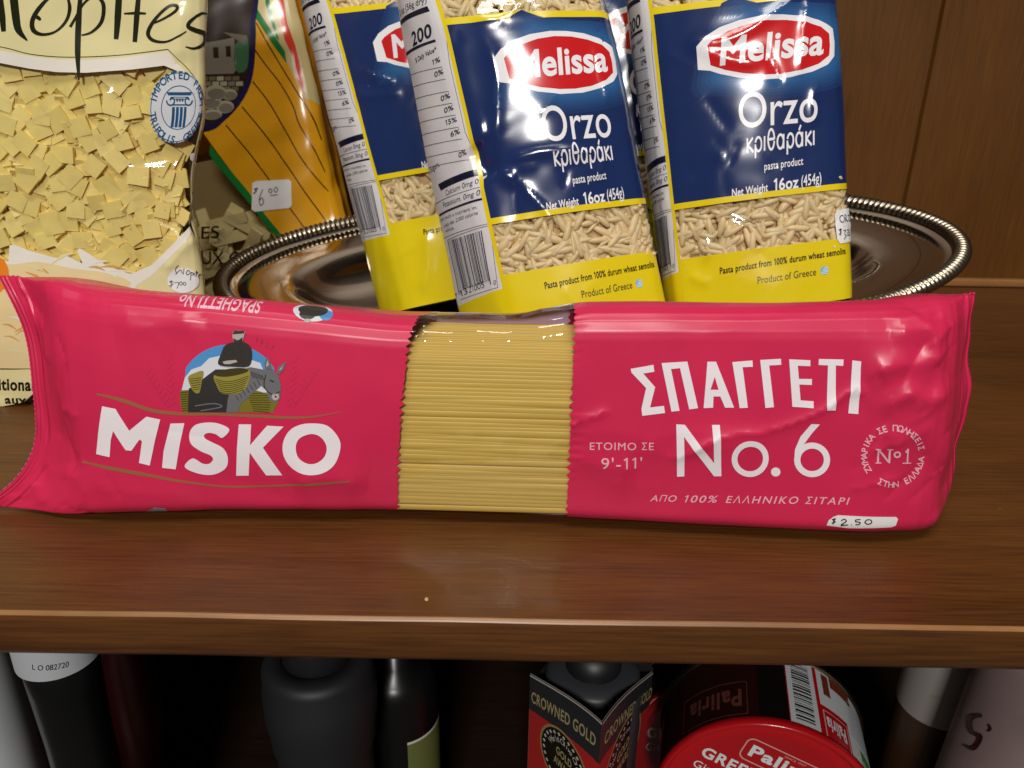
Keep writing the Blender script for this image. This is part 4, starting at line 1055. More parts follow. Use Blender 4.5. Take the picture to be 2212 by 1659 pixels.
# lower picture: white rim, noodles and an egg
hp(c1((1003, 1195), (1030, 1250), (1060, 1370), (1084, 1470), (1088, 1750), (-250, 1900), (-250, 1380), (40, 1380), (45, 1300), (130, 1335), (310, 1365), (330, 1350), (440, 1392), (410, 1320), (470, 1345), (560, 1400), (690, 1450), (800, 1400), (870, 1335), (960, 1240)), cream, 1)
hp(c1((-250, 1390), (40, 1385), (42, 1300), (60, 1295), (140, 1325), (320, 1370), (320, 1348), (345, 1348), (440, 1395), (410, 1325), (420, 1313), (480, 1345), (560, 1400), (690, 1450), (800, 1405), (870, 1335), (960, 1240), (1003, 1200), (1010, 1230), (930, 1330), (800, 1460), (720, 1510), (700, 1600), (-250, 1600)), creamw, 2)
noodle = mat('printed_noodle', '#ecd5a0', .2); noodled = mat('printed_noodle_dark', '#d8a35a', .2); eggm = mat('printed_egg', '#f08a24', .18)
hp(c1((-250, 1420), (60, 1400), (200, 1385), (400, 1420), (560, 1440), (690, 1490), (660, 1560), (600, 1900), (-250, 1900)), noodle, 3, 3)
rg = np.random.default_rng(9)
for k in range(46):
    x = rg.uniform(-60, 620); y = rg.uniform(1430, 1900) if k > 10 else rg.uniform(1395, 1450); a = rg.uniform(-.5, .5); L = rg.uniform(60, 150)
    hs.stroke(mb, c1((x, y), (x+L*.5*math.cos(a), y+L*.5*math.sin(a)-10), (x+L*math.cos(a), y+L*math.sin(a))), [1, rg.uniform(3, 7), 1], [noodled, creamw, cream, noodled][k % 4], 3.5+.02*k, 4)
hp(ell(*c1((-28, 1455))[0], 30, 40, 30), eggm, 5)
# bottom text strip
hp(c4((-300, 640), (60, 640), (330, 630), (330, 1000), (-300, 1000)), cream, 6)
hs.text(mb, 'Traditional Greek', *c0((-68, 842), (168, 841)), (0, -26), M['ink_black'], 7, bold=.036)
hs.text(mb, 'Pates aux Oeufs', *c0((-72, 872), (146, 873)), (0, -20), M['ink_black'], 7, bold=.036)
# brush lettering
G = lambda seq, ws: hs.stroke(mb, c1(*seq), [q/2.448 for q in ws], ink_green, 3.2, 6)
G(((-70, -60), (-40, 120), (-62, 210)), [20, 34, 10]); G(((2, -20), (12, 90), (18, 166)), [30, 34, 24]); G(((70, -60), (84, 90), (98, 160), (142, 214)), [44, 42, 36, 6])
G(((330, -40), (270, -20), (210, 40), (172, 105), (176, 160), (225, 182), (292, 166), (346, 110), (366, 40), (352, -30)), [8, 14, 22, 24, 26, 16, 12, 16, 20, 10]); G(((186, 84), (205, 96), (214, 106)), [22, 20, 12])
G(((428, -60), (412, 120), (410, 280), (420, 424)), [18, 32, 30, 10]); G(((368, 142), (392, 100), (440, 20), (500, -22), (545, 20), (535, 110), (482, 168), (428, 186)), [16, 14, 12, 16, 22, 20, 14, 8])
G(((632, -40), (622, 90), (612, 207)), [34, 36, 24]); G(((738, -50), (724, 90), (712, 222)), [22, 30, 24]); G(((656, 72), (720, 70), (774, 72)), [8, 16, 10])
G(((800, 128), (860, 104), (930, 62), (938, 34), (900, 32), (846, 76), (802, 132), (784, 180), (812, 214), (880, 222), (950, 192), (988, 166)), [10, 12, 16, 18, 16, 16, 20, 22, 18, 12, 9, 5])
G(((1098, 74), (1062, 72), (1012, 108), (996, 140), (1030, 160), (1080, 180), (1078, 228), (1030, 256), (982, 248)), [8, 14, 16, 20, 26, 26, 20, 14, 6])
# round import stamp
stc = c1((950, 570))[0]; qs = hs.uv([stc, (stc[0]-60, stc[1]), (stc[0], stc[1]-60)]); sx_ = (qs[0]-qs[1])/60; sy_ = (qs[2]-qs[0])/60
rad = 78.; st_blue = mat('ink_stamp_blue', '#1c5480', .25); st_bg = mat('stamp_paper', '#d7dde0', .25)
fx = .82
def st(q): return qs[0]+sx_*q[0]*fx-sy_*q[1]
def sring(pts): return [tuple(st(q)) for q in pts]
def sprint(pts, m, layer, holes=()): hs.print(mb, [sring(pts)]+[sring(h)[::-1] for h in holes], m, layer, even_odd=bool(holes))
sprint(ell(0, 0, rad, rad, 64), st_bg, 6); sprint(ell(0, 0, rad*.975, rad*.975, 64), st_blue, 7, [ell(0, 0, rad*.95, rad*.95, 64)]); sprint(ell(0, 0, rad*.62, rad*.62, 56), st_blue, 7, [ell(0, 0, rad*.595, rad*.595, 56)])
ringtext(hs, mb, 'IMPORTED FROM', (0, 0), rad*.905, 16.5, -82, 88, st_blue, layer=7, bold=.022, shape=st); ringtext(hs, mb, 'TRIPOLIS, GREECE', (0, 0), rad*.905, 16.5, 262, 100, st_blue, inside=True, layer=7, bold=.022, shape=st)
for x in (-16, -5.5, 5, 15.5): sprint([(x-3.6, -2), (x+3.6, -2), (x+4.6, 43), (x-3.4, 43)], st_blue, 7)
for s_ in (-1, 1):
    for k in ribbon(smooth([(s_*(22+r_*math.cos(a)), -16+r_*math.sin(a)) for a, r_ in [(t*.7, 13.-t*1.15) for t in range(10)]], 3), 3.6): hs.print(mb, [sring(k)], st_blue, 7)
sprint([(-34, -34), (34, -34), (30, -27), (-30, -27)], st_blue, 7.3); sprint([(-22, -8), (22, -8), (22, -5), (-22, -5)], st_blue, 7)
for x in (-7, 0, 7): sprint(ell(x, -17, 2.6, 4, 12), st_blue, 7)
for k in range(2): sprint([(-24, -24+k*4), (24, -24+k*4), (24, -22.4+k*4), (-24, -22.4+k*4)], st_blue, 7.2)
mb.build('printed_label', hroot)
# price sticker
mb = MB(); hs.poly(mb, ell(*c1((968, 1482))[0], 33, 27, 36), M['sticker'], 8)
for seq in (((935, 1445), (930, 1420), (945, 1400)), ((930, 1450), (955, 1425), (965, 1445)), ((975, 1415), (970, 1450)), ((985, 1445), (995, 1428), (1005, 1440), (992, 1452), (985, 1443)), ((1010, 1440), (1006, 1480)), ((1010, 1438), (1022, 1445), (1012, 1455)), ((1026, 1440), (1024, 1458)), ((1034, 1430), (1032, 1460)), ((1026, 1442), (1042, 1440)), ((1044, 1452), (1054, 1450), (1044, 1460), (1050, 1472)),
            ((918, 1490), (898, 1488), (915, 1504), (895, 1512)), ((908, 1480), (905, 1520)), ((922, 1496), (946, 1494), (938, 1525)), ((960, 1488), (950, 1496), (958, 1508), (966, 1498), (960, 1488)), ((978, 1490), (970, 1498), (978, 1508), (986, 1498), (978, 1490))):
    hs.stroke(mb, c1(*seq), 1.5, M['pen'], 9, 4)
mb.build('price_sticker', hroot)
# the pasta squares
mb = MB(); rg = np.random.default_rng(21)
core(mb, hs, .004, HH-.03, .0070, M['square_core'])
SV = BV*np.array([.0035, .0034, .00072])
vlo = hs.uv(c1((300, 1480)))[0][1]; vhi = hs.uv(c1((300, 300)))[0][1]; plo = hp_lo-.002
scatter(mb, hs, plo, HW-.009, vlo, vhi, 560, SV, BF, M['square'], .0050, .0072, .25, rg)
scatter(mb, hs, plo, HW-.009, vlo, vhi, 0, SV, BF, M['square'], .0038, .0056, .13, rg, grid=.0064)
scatter(mb, hs, plo, HW-.010, vlo, vhi, 0, SV, BF, M['square'], .0026, .0038, .08, rg, grid=.0072)
o = mb.build('pasta', hroot, smooth=False); o['kind'] = 'stuff'

# ================================================================== YELLOW STRIPED NOODLE BAG
YW, YD, YH = .135, .032, .20
yb_ = at(790, 705, .455); yt = at(640, 0, .488); yup = (yt-yb_)/np.linalg.norm(yt-yb_); yx = -np.array([.97, .0, .22])*YW; yk = np.array([0, 1, 0])*.028
yl = []
for v in (0, .01, .05, .12, YH+.01):
    k = 1.-.6*(v > .19); fr = yb_+yup*v
    yl.append((v, [fr+yx+yk*k, fr+yx, fr, fr+yk*k]))
ys = Surf(ring_base(yl, YD, YW, rnd=.007, bulge=.005, lv_smooth=.006), lines(-YD, 2*YW+YD, .0028, [0, YW]), lines(0, YH+.01, .0028), noise=waves(.0009, .06, 7, 81)+waves(.0002, .02, 7, 82))
yroot = empty('noodle_bag', tuple(yb_+yx/2+yk/2), 'yellow and green striped noodle bag with a white six dollar price sticker', 'pasta bag')
y_or = mat('printed_orange_yellow', '#e5a31c', .2, spec=.6); y_gr = mat('printed_green', '#0f7a35', .2); y_red = mat('printed_red', '#d23a25', .2); y_cr = mat('printed_cream_stripe', '#c9b883', .25); y_nv = mat('printed_oval_navy', '#1a1a45', .2); y_ln = mat('ink_stripe', '#231a0c', .25)
mb = MB(); ys.cells(mb, lambda p, v: M['clear_soft'] if -.01 < p < YW+.02 else y_or); mb.build('clear_film', yroot)
mb = MB()
yp = lambda seq, m, layer=1, sm=0, holes=(): ys.poly(mb, c1(*seq), m, layer, sm, holes=[c1(*h) for h in holes])
yp(((900, -150), (1530, -150), (1580, 100), (1690, 560), (1740, 760), (1800, 1000), (1850, 1300), (1840, 1420), (1560, 1420), (1300, 1010), (1000, 600)), y_or, 1)
yp(((1270, -150), (1520, -150), (1560, 0), (1600, 160), (1650, 400), (1690, 560), (1610, 520), (1510, 320), (1330, 30)), y_cr, 2)
yp(((1280, -60), (1330, 0), (1440, 170), (1505, 270), (1515, 335), (1440, 230), (1330, 60)), y_gr, 3)
yp(((1400, -60), (1425, 0), (1450, 110), (1478, 215), (1462, 200), (1435, 120), (1405, 20)), y_gr, 3.4)
yp(((1455, -60), (1485, -60), (1500, 0), (1520, 130), (1560, 235), (1590, 350), (1612, 505), (1575, 430), (1548, 300), (1505, 210), (1480, 80)), y_red, 3.2)
for seq in (((1350, 265), (1410, 350), (1480, 440), (1550, 560), (1585, 660), (1660, 790), (1720, 910)), ((1335, 430), (1420, 540), (1510, 690), (1590, 830), (1680, 950), (1740, 1010)), ((1280, 565), (1400, 710), (1530, 890), (1630, 1040), (1740, 1195)), ((1195, 660), (1310, 800), (1420, 945), (1520, 1080), (1615, 1215)),
            ((1355, 120), (1450, 290), (1560, 470), (1640, 600), (1700, 740)), ((1480, 1300), (1560, 1420))):
    ys.stroke(mb, c1(*seq), 2.6, y_ln, 3)
yp(((1112, 765), (1200, 880), (1310, 1010), (1400, 1130), (1495, 1245), (1600, 1400), (1560, 1420), (1450, 1240), (1330, 1090), (1220, 960), (1110, 820)), y_gr, 3.6)
yp(((700, -150), (1310, -60), (1352, 120), (1350, 290), (1325, 440), (1262, 560), (1185, 640), (1105, 692), (900, 700), (700, 500)), y_nv, 4, 3)
sc_d = mat('printed_scene_dark', '#2b1d14', .25); sc_w = mat('printed_scene_wall', '#7c7568', .25); sc_s = mat('printed_scene_stone', '#a9a389', .25); sc_g = mat('printed_scene_green', '#3c6a4a', .25); sc_r = mat('printed_scene_stone_dark', '#6a624c', .25)
yp(((700, -130), (1290, -60), (1322, 120), (1320, 285), (1295, 430), (1235, 540), (1160, 610), (1080, 655), (700, 480)), sc_d, 5, 3)
yp(((1000, 215), (1100, 225), (1240, 200), (1255, 360), (1235, 390), (1000, 395)), sc_w, 6); yp(((1245, 240), (1312, 200), (1315, 330), (1290, 380), (1245, 370)), sc_g, 6, 2); yp(((1180, 170), (1310, 190), (1300, 240), (1240, 205)), sc_r, 6.2)
yp(((1128, 250), (1156, 250), (1158, 308), (1130, 306)), sc_d, 7); yp(((1196, 245), (1222, 245), (1224, 302), (1198, 300)), sc_d, 7)
rg = np.random.default_rng(4)
for r_ in range(3):
    for k in range(7):
        x = 1020+k*42+r_*18; y = 405+r_*27
        if x < 1270-r_*20: yp(((x, y), (x+36, y-2), (x+37, y+21), (x+1, y+22)), [sc_w, sc_s, sc_r][int(rg.integers(3))], 6)
for x, y, a, b in ((1140, 490, 60, 40), (1215, 500, 40, 30), (1110, 540, 60, 36), (1190, 565, 48, 34), (1120, 605, 55, 28)): ys.poly(mb, ell(*c1((x, y))[0], a/2.448, b/2.448, 22), sc_s, 6.4); ys.poly(mb, ell(*c1((x+4, y+6))[0], a/3.0, b/3.4, 22), sc_w, 6.8)
ys.text(mb, 'NOUILLES', *c1((700, 1278), (1158, 1258)), (0, -26), M['ink_black'], 3, bold=.01); ys.text(mb, 'AUX OEUFS', *c1((1000, 1395), (1470, 1400)), (0, -28), M['ink_black'], 3, bold=.01)
mb.build('printed_label', yroot)
mb = MB(); ys.poly(mb, c1((1335, 968), (1352, 958), (1530, 949), (1544, 962), (1545, 1085), (1532, 1100), (1350, 1120), (1332, 1108)), M['sticker'], 8)
for seq in (((1366, 1000), (1346, 1000), (1358, 1012), (1340, 1024)), ((1362, 992), (1346, 1026)), ((1392, 1002), (1374, 1050), (1380, 1086), (1396, 1070), (1388, 1046), (1376, 1060)), ((1432, 998), (1424, 1010), (1434, 1022), (1442, 1008), (1432, 998)), ((1462, 990), (1452, 1004), (1462, 1018), (1472, 1002), (1462, 990)), ((1432, 1034), (1472, 1030))):
    ys.stroke(mb, c1(*seq), 1.9, M['pen'], 9, 4)
mb.build('price_sticker', yroot)
mb = MB(); rg = np.random.default_rng(22)
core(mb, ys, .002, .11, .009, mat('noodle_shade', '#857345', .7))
NV = BV*np.array([.0125, .0034, .0008])
scatter(mb, ys, .02, YW-.01, .004, .075, 150, NV, BF, mat('noodle', '#d9c98e', .5, sss=.2), .003, .008, .12, rg)
o = mb.build('pasta', yroot, smooth=False); o['kind'] = 'stuff'

# ================================================================== OVAL TRAY
TC = np.array([.0291, .3815, .0505]); al, be, ga = .1503, .0832, -.0646
tex = np.array([math.cos(ga)*math.cos(be), math.sin(ga)*math.cos(be), math.sin(be)]); tey = np.array([-math.sin(ga)*math.cos(al), math.cos(ga)*math.cos(al), math.sin(al)])
tez = np.cross(tex, tey); tez /= np.linalg.norm(tez); tey = np.cross(tez, tex)
TR = np.stack([tex, tey, tez], 1); TA, TB = .1744, .0928
troot = empty('serving_tray', tuple(TC-tez*.03), 'oval polished metal tray with a ridged rim, holding the orzo bags', 'tray')
def oval(prof, n, ridge=0, m=None, mb=None):
    """prof: (inset from rim, height); n around"""
    t = np.linspace(0, math.tau, n+1)[:-1]; V = []
    for k, (ins, h) in enumerate(prof):
        V.append(np.stack([(TA-ins)*np.cos(t), (TB-ins)*np.sin(t), np.full(n, h)], -1))
    V = np.concatenate(V)@TR.T+TC
    F = [[j*n+i, j*n+(i+1) % n, (j+1)*n+(i+1) % n, (j+1)*n+i] for j in range(len(prof)-1) for i in range(n)]
    mb.add(V, F, m)
prof = [(.0085, -.0015), (.010, -.0026), (.0120, -.0030), (.014, -.0026), (.022, -.0034), (.031, -.0044), (.036, -.0054), (.040, -.0078), (.044, -.0120), (.050, -.0165), (.058, -.0195), (.070, -.0210), (.0905, -.0215)]
mb = MB(); oval([(a, b) for a, b in prof], 200, m=M['silver'], mb=mb)
n = 200; t = np.linspace(0, math.tau, n+1)[:-1]
under = [(a, b-.0012) for a, b in prof][::-1]
oval(under, 200, m=M['silver'], mb=mb); mb.build('basin', troot)
mb = MB(); n = 2520; t = np.linspace(0, math.tau, n+1)[:-1]
# equal arc length around the oval for the ridges
tt = np.linspace(0, math.tau, 6000); sl = np.concatenate([[0], np.cumsum(np.hypot(np.diff(TA*np.cos(tt)), np.diff(TB*np.sin(tt))))]); sl /= sl[-1]
t = np.interp(np.linspace(0, 1, n+1)[:-1], sl, tt); idx = np.arange(n)
kk = 14; V = []
for j in range(kk):
    ph = math.tau*j/kk
    rd = .00065; r_ = .0037+rd*np.sin(math.tau*idx/n*300+ (math.cos(ph))*1.6)*(0.35+0.65*max(0, math.cos(ph-1.1)))
    ins = .0048-r_*math.cos(ph)*1.0; h = r_*math.sin(ph)*.85
    V.append(np.stack([(TA-ins)*np.cos(t), (TB-ins)*np.sin(t), h], -1))
V = np.concatenate(V)@TR.T+TC
F = [[j*n+i, j*n+(i+1) % n, ((j+1) % kk)*n+(i+1) % n, ((j+1) % kk)*n+i] for j in range(kk) for i in range(n)]
mb.add(V, F, M['silver_rim']); mb.build('rim', troot)

# ================================================================== LOWER SHELF GOODS
LZ = LOW+.0004
class Flat(Surf):
    """print carrier on a plane or cylinder given by a plain function"""
    def __init__(s, f, P, V, flip=False): Surf.__init__(s, f, P, V, flip)
def plane_surf(O, ex, ey, w_, h): 
    O, ex, ey = map(np.array, (O, ex, ey))
    return Flat(lambda p, v: O+p[..., None]*ex+v[..., None]*ey, [0, w_], [0, h])
def spot(px, py, Y): q = at(px, py, Y); return q[0], q[1]
def loc(name, x, y, label, cat, group=None): return empty(name, (x, y, LZ), label, cat, group)
def height(y, py, x=1106): return at(x, py, y)[2]-LZ
# white tub at the left
x, y = spot(-110, 1500, .24); r = at(40, 1530, .24)[0]-x; h = height(.235, 1340)
R0 = loc('white_tub', x, y, 'white round plastic tub cut off by the left edge of the picture', 'tub')
mb = MB(); lathe(mb, [(0, 0), (r*.93, 0), (r*.96, .002), (r, h*.6), (r*.99, h-.012), (r*.99, h-.004)], mat('tub_plastic', '#eef2f4', .45), 96, T=(x, y, LZ)); mb.build('body', R0)
mb = MB(); lathe(mb, [(r*1.0, h-.010), (r*1.02, h-.009), (r*1.02, h-.001), (r, h), (0, h+.0005)], mat('tub_lid', '#d4d8d9', .4), 96, T=(x, y, LZ)); mb.build('lid', R0)
# dark bottles
def bottle(name, px, Y, rpx, topy, label, cat, prof, glass, extra=None, group=None):
    x, y = spot(px, 1450, Y); k = np.linalg.norm(at(px+rpx, 1450, Y)-at(px, 1450, Y)); h = height(Y, topy, px)
    R = loc(name, x, y, label, cat, group)
    return R, x, y, k, h
glass_dark = mat('dark_glass', (.006, .006, .006), .3, spec=.35); glass_red = mat('dark_red_glass', (.018, .002, .002), .3)
R, x, y, k, h = bottle('jam_jar', 137, .225, 92, 1345, 'dark jar with a white printed band round its top', 'jar', None, None)
mb = MB(); lathe(mb, [(0, 0), (k*.70, 0), (k*.74, .003), (k*.74, h*.70), (k*.80, h*.85), (k*.86, h-.001), (0, h-.001)], glass_dark, 64, T=(x, y, LZ)); mb.build('body', R)
rb_ = k*.915; zb = height(.225-rb_, 1474, 131)
mb = MB(); bandm = mat('band_paper', '#c9ccd2', .5) 
cy = Flat(lambda p, v: np.stack([x+rb_*np.sin(p/rb_), y-rb_*np.cos(p/rb_), LZ+v], -1), np.arange(-.058, .058, .002), np.arange(zb, h+.001, .002))
cy.cells(mb, lambda p, v: bandm)
for body, a, b, hh in (('L O 082720', (70, 1446), (148, 1440), -11),): cy.text(mb, body, a, b, (0, hh), M['ink_black'], 2)
mb.build('band', R)
R, x, y, k, h = bottle('red_bottle', 268, .30, 60, 1330, 'dim dark red bottle just behind the jar with the white band', 'bottle', None, None)
mb = MB(); lathe(mb, [(0, 0), (k*1.1, 0), (k*1.1, h*.5), (k, h*.8), (k*.45, h*.95), (k*.4, h)], glass_red, 48, T=(x, y, LZ)); mb.build('body', R)
# grey ribbed plastic bottle
R, x, y, k, h = bottle('plastic_bottle', 688, .232, 122, 1392, 'dark grey plastic bottle with a ribbed shoulder and round cap', 'bottle', None, None)
gpl = mat('grey_plastic', '#202124', .55); gpl2 = mat('grey_plastic_cap', '#191a1c', .45)
zs = lambda q: height(.215, q, 688)
mb = MB(); lathe(mb, [(0, 0), (k*.92, 0), (k*.95, .004), (k*.86, h-.055), (k*.87, h-.045), (k*.93, h-.042), (k*.95, h-.034), (k*.985, h-.031), (k*1.0, h-.026), (k*1.0, h-.017), (k*.965, h-.0155), (k*.965, h-.008), (k*.9, h-.005), (k*.62, h-.004), (k*.62, h-.006), (0, h-.006)], gpl, 72, T=(x, y, LZ)); mb.build('body', R)
mb = MB(); lathe(mb, [(k*.60, h-.0058), (k*.60, h+.004), (k*.57, h+.006), (0, h+.006)], gpl2, 56, T=(x, y, LZ)); mb.build('cap', R)
# dark bottle with a green label
R, x, y, k, h = bottle('green_label_bottle', 855, .262, 92, 1425, 'black bottle with a pale green label beside the grey plastic bottle', 'bottle', None, None)
mb = MB(); lathe(mb, [(0, 0), (k*.95, 0), (k*.98, .003), (k*.98, h-.022), (k*.93, h-.010), (k*.78, h-.003), (k*.4, h), (k*.36, h+.02), (0, h+.02)], glass_dark, 64, T=(x, y, LZ)); mb.build('body', R)
mb = MB(); gl_ = mat('label_green', '#6c7640', .5); gl_e = mat('label_edge', '#dcdccd', .5); rb2 = k*.99; zt = height(.24, 1632, 900)
cy = Flat(lambda p, v: np.stack([x+rb2*np.sin(p/rb2), y-rb2*np.cos(p/rb2), LZ+v], -1), np.arange(.006, .08, .002), np.array([zt-.09, zt-.05, zt-.0012, zt]))
cy.cells(mb, lambda p, v: gl_e if v > zt-.0012 else gl_)
mb.build('label', R)
# olive-oil carton, corner towards the viewer, V-shaped cut-out
Yc = .212; cpt = at(1301, 1563, Yc); cL = at(1146, 1458, Yc+.034); cRt = at(1410, 1453, Yc+.044)
def carton(): 
    o = np.array([cpt[0], cpt[1], LZ]); eL = np.array([cL[0], cL[1], LZ])-o; eR = np.array([cRt[0], cRt[1], LZ])-o
    wL, wR = np.linalg.norm(eL), np.linalg.norm(eR); eL /= wL; eR /= wR
    eR = eR; z = np.array([0, 0, 1.])
    R = empty('oil_carton', tuple(o+eL*wL/2+eR*wR/2), 'red and black olive oil carton with a cut-away front and gold medals', 'carton')
    red = vary(mat('carton_red', '#c22a2c', .4), 40, .95, 1.03); blk = mat('carton_black', '#2c2e31', .4); rim_ = mat('carton_edge', '#c9c4bd', .6); inner = mat('carton_inside', '#8f8a83', .7)
    gold = mat('carton_gold', '#b8a878', .35); medal = mat('carton_medal', '#171310', .4); medr = mat('carton_medal_rim', '#c7a06a', .35, metal=.3); wht = mat('carton_white', '#d8d4cc', .45)
    zL, zR, zC = cL[2]-LZ, cRt[2]-LZ, cpt[2]-LZ; band = .0185
    sl = Surf(lambda p, v: o+p[..., None]*(-eL)+v[..., None]*z, [-wL, 0], [0, zL+.001])
    sr = Surf(lambda p, v: o+p[..., None]*eR+v[..., None]*z, [0, wR], [0, zR+.001])
    mb = MB()
    for s, W_, Zt, sg in ((sl, wL, zL, -1), (sr, wR, zR, 1)):
        cut = [(sg*W_*f, zC+(Zt-zC)*(1-math.cos(f*math.pi/2*1.0))**.82) for f in np.linspace(0, 1, 16)]
        s.print(mb, [cut+[(sg*W_, 0), (0, 0)]], red, 0)
        low = [(a, b-band*(1-.1*abs(a)/W_)) for a, b in cut]
        s.print(mb, [cut+low[::-1]], blk, 1.5)
        for q in ribbon([(a, b-.00025) for a, b in cut], .0006): s.print(mb, [q], rim_, 3)
        # band lettering follows the cut
        body = 'CROWNED GOLD'; R_, adv = text_rings(body, .02, .02); lo, hi = bounds(R_); L_ = hi[0]-lo[0]
        xs = np.array([c[0] for c in cut]); zs_ = np.array([c[1] for c in cut]); od = np.argsort(xs); xs, zs_ = xs[od], zs_[od]
        a0, a1 = (-W_*.97, -W_*.06) if sg < 0 else (W_*.06, W_*1.02)
        sz = .0052
        s.print(mb, [[(a0+(a1-a0)*((x_-lo[0])/L_), float(np.interp(a0+(a1-a0)*((x_-lo[0])/L_), xs, zs_))-band*.62-.001+y_/.7*sz) for x_, y_ in r] for r in R_], gold, 3)
        cx_ = sg*W_*.46; cz = zC-.0185-.0150+(Zt-zC)*.18; ra = W_*.36
        s.print(mb, [ell(cx_, cz, ra, ra*.98, 48)], medr, 1.7); s.print(mb, [ell(cx_, cz, ra*.93, ra*.91, 48)], medal, 2.2)
        for k in range(22):
            a = math.radians(-60-(300/22)*k+0); q = (cx_+ra*.82*math.sin(a+math.pi), cz+ra*.80*math.cos(a+math.pi))
            s.print(mb, [[(q[0]-.0009, q[1]), (q[0], q[1]+.0008), (q[0]+.0009, q[1]), (q[0], q[1]-.0008)]], wht, 3)
        R2, _ = text_rings('World Olive Oil', 0, .02); n = len('World Olive Oil')
        for k, ch in enumerate('World Olive Oil'):
            a = math.radians(-62+124*(k+.5)/n); g, ad = glyph(ch)
            up = np.array([math.sin(a), math.cos(a)]); rt = np.array([math.cos(a), -math.sin(a)]); c_ = np.array([cx_, cz])+up*ra*.56
            if g: s.print(mb, [[tuple(c_+rt*(x_-ad/2)*.0034+up*y_*.0034) for x_, y_ in r] for r in g], wht, 3)
        for j, body in enumerate(('GOLD', 'AWARD')):
            R3, ad = text_rings(body, .02, .0); lo, hi = bounds(R3); wd = ra*(.62 if j != 1 else .78); zz_ = cz+ra*(.10-.36*j)
            s.print(mb, [[(cx_-wd/2+wd*(x_-lo[0])/(hi[0]-lo[0]), zz_+y_/.7*ra*.24) for x_, y_ in r] for r in R3], gold, 3)
        # inside face of the same board
        V = np.array([s.S(np.array([a]), np.array([b]))[0] for a, b in cut+[(sg*W_, 0), (0, 0)]])+(eL+eR)*.0006*1.0
        mb.add(V, [list(range(len(V)))], inner)
    q1 = o+eL*wL; q2 = o+eR*wR; q3 = o+eL*wL+eR*wR; H = max(zL, zR)-.0005
    for a, b in ((q1, q3), (q3, q2)): mb.add([a, b, b+z*(H-.004), a+z*(H-.004)], [[0, 1, 2, 3]], blk)
    mb.build('board', R, smooth=False)
    c = o+eL*wL*.5+eR*wR*.5; rr = min(wL, wR)*.47; tz = zL+.004
    B = empty('boxed_bottle', (c[0], c[1], LZ), 'dark grey plastic bottle standing inside the red oil carton', 'bottle')
    mb = MB(); lathe(mb, [(0, .001), (rr, .001), (rr, tz-.03), (rr*.99, tz-.012), (rr*.93, tz-.010), (rr*.93, tz-.006), (rr*.86, tz-.004), (rr*.62, tz-.003), (0, tz-.003)], mat('boxed_bottle_plastic', '#383a3e', .45), 64, T=(c[0], c[1], LZ)); mb.build('body', B)
    mb = MB(); lathe(mb, [(rr*.55, tz-.0032), (rr*.55, tz+.006), (0, tz+.006)], gpl2, 48, T=(c[0], c[1], LZ)); mb.build('cap', B)
carton()
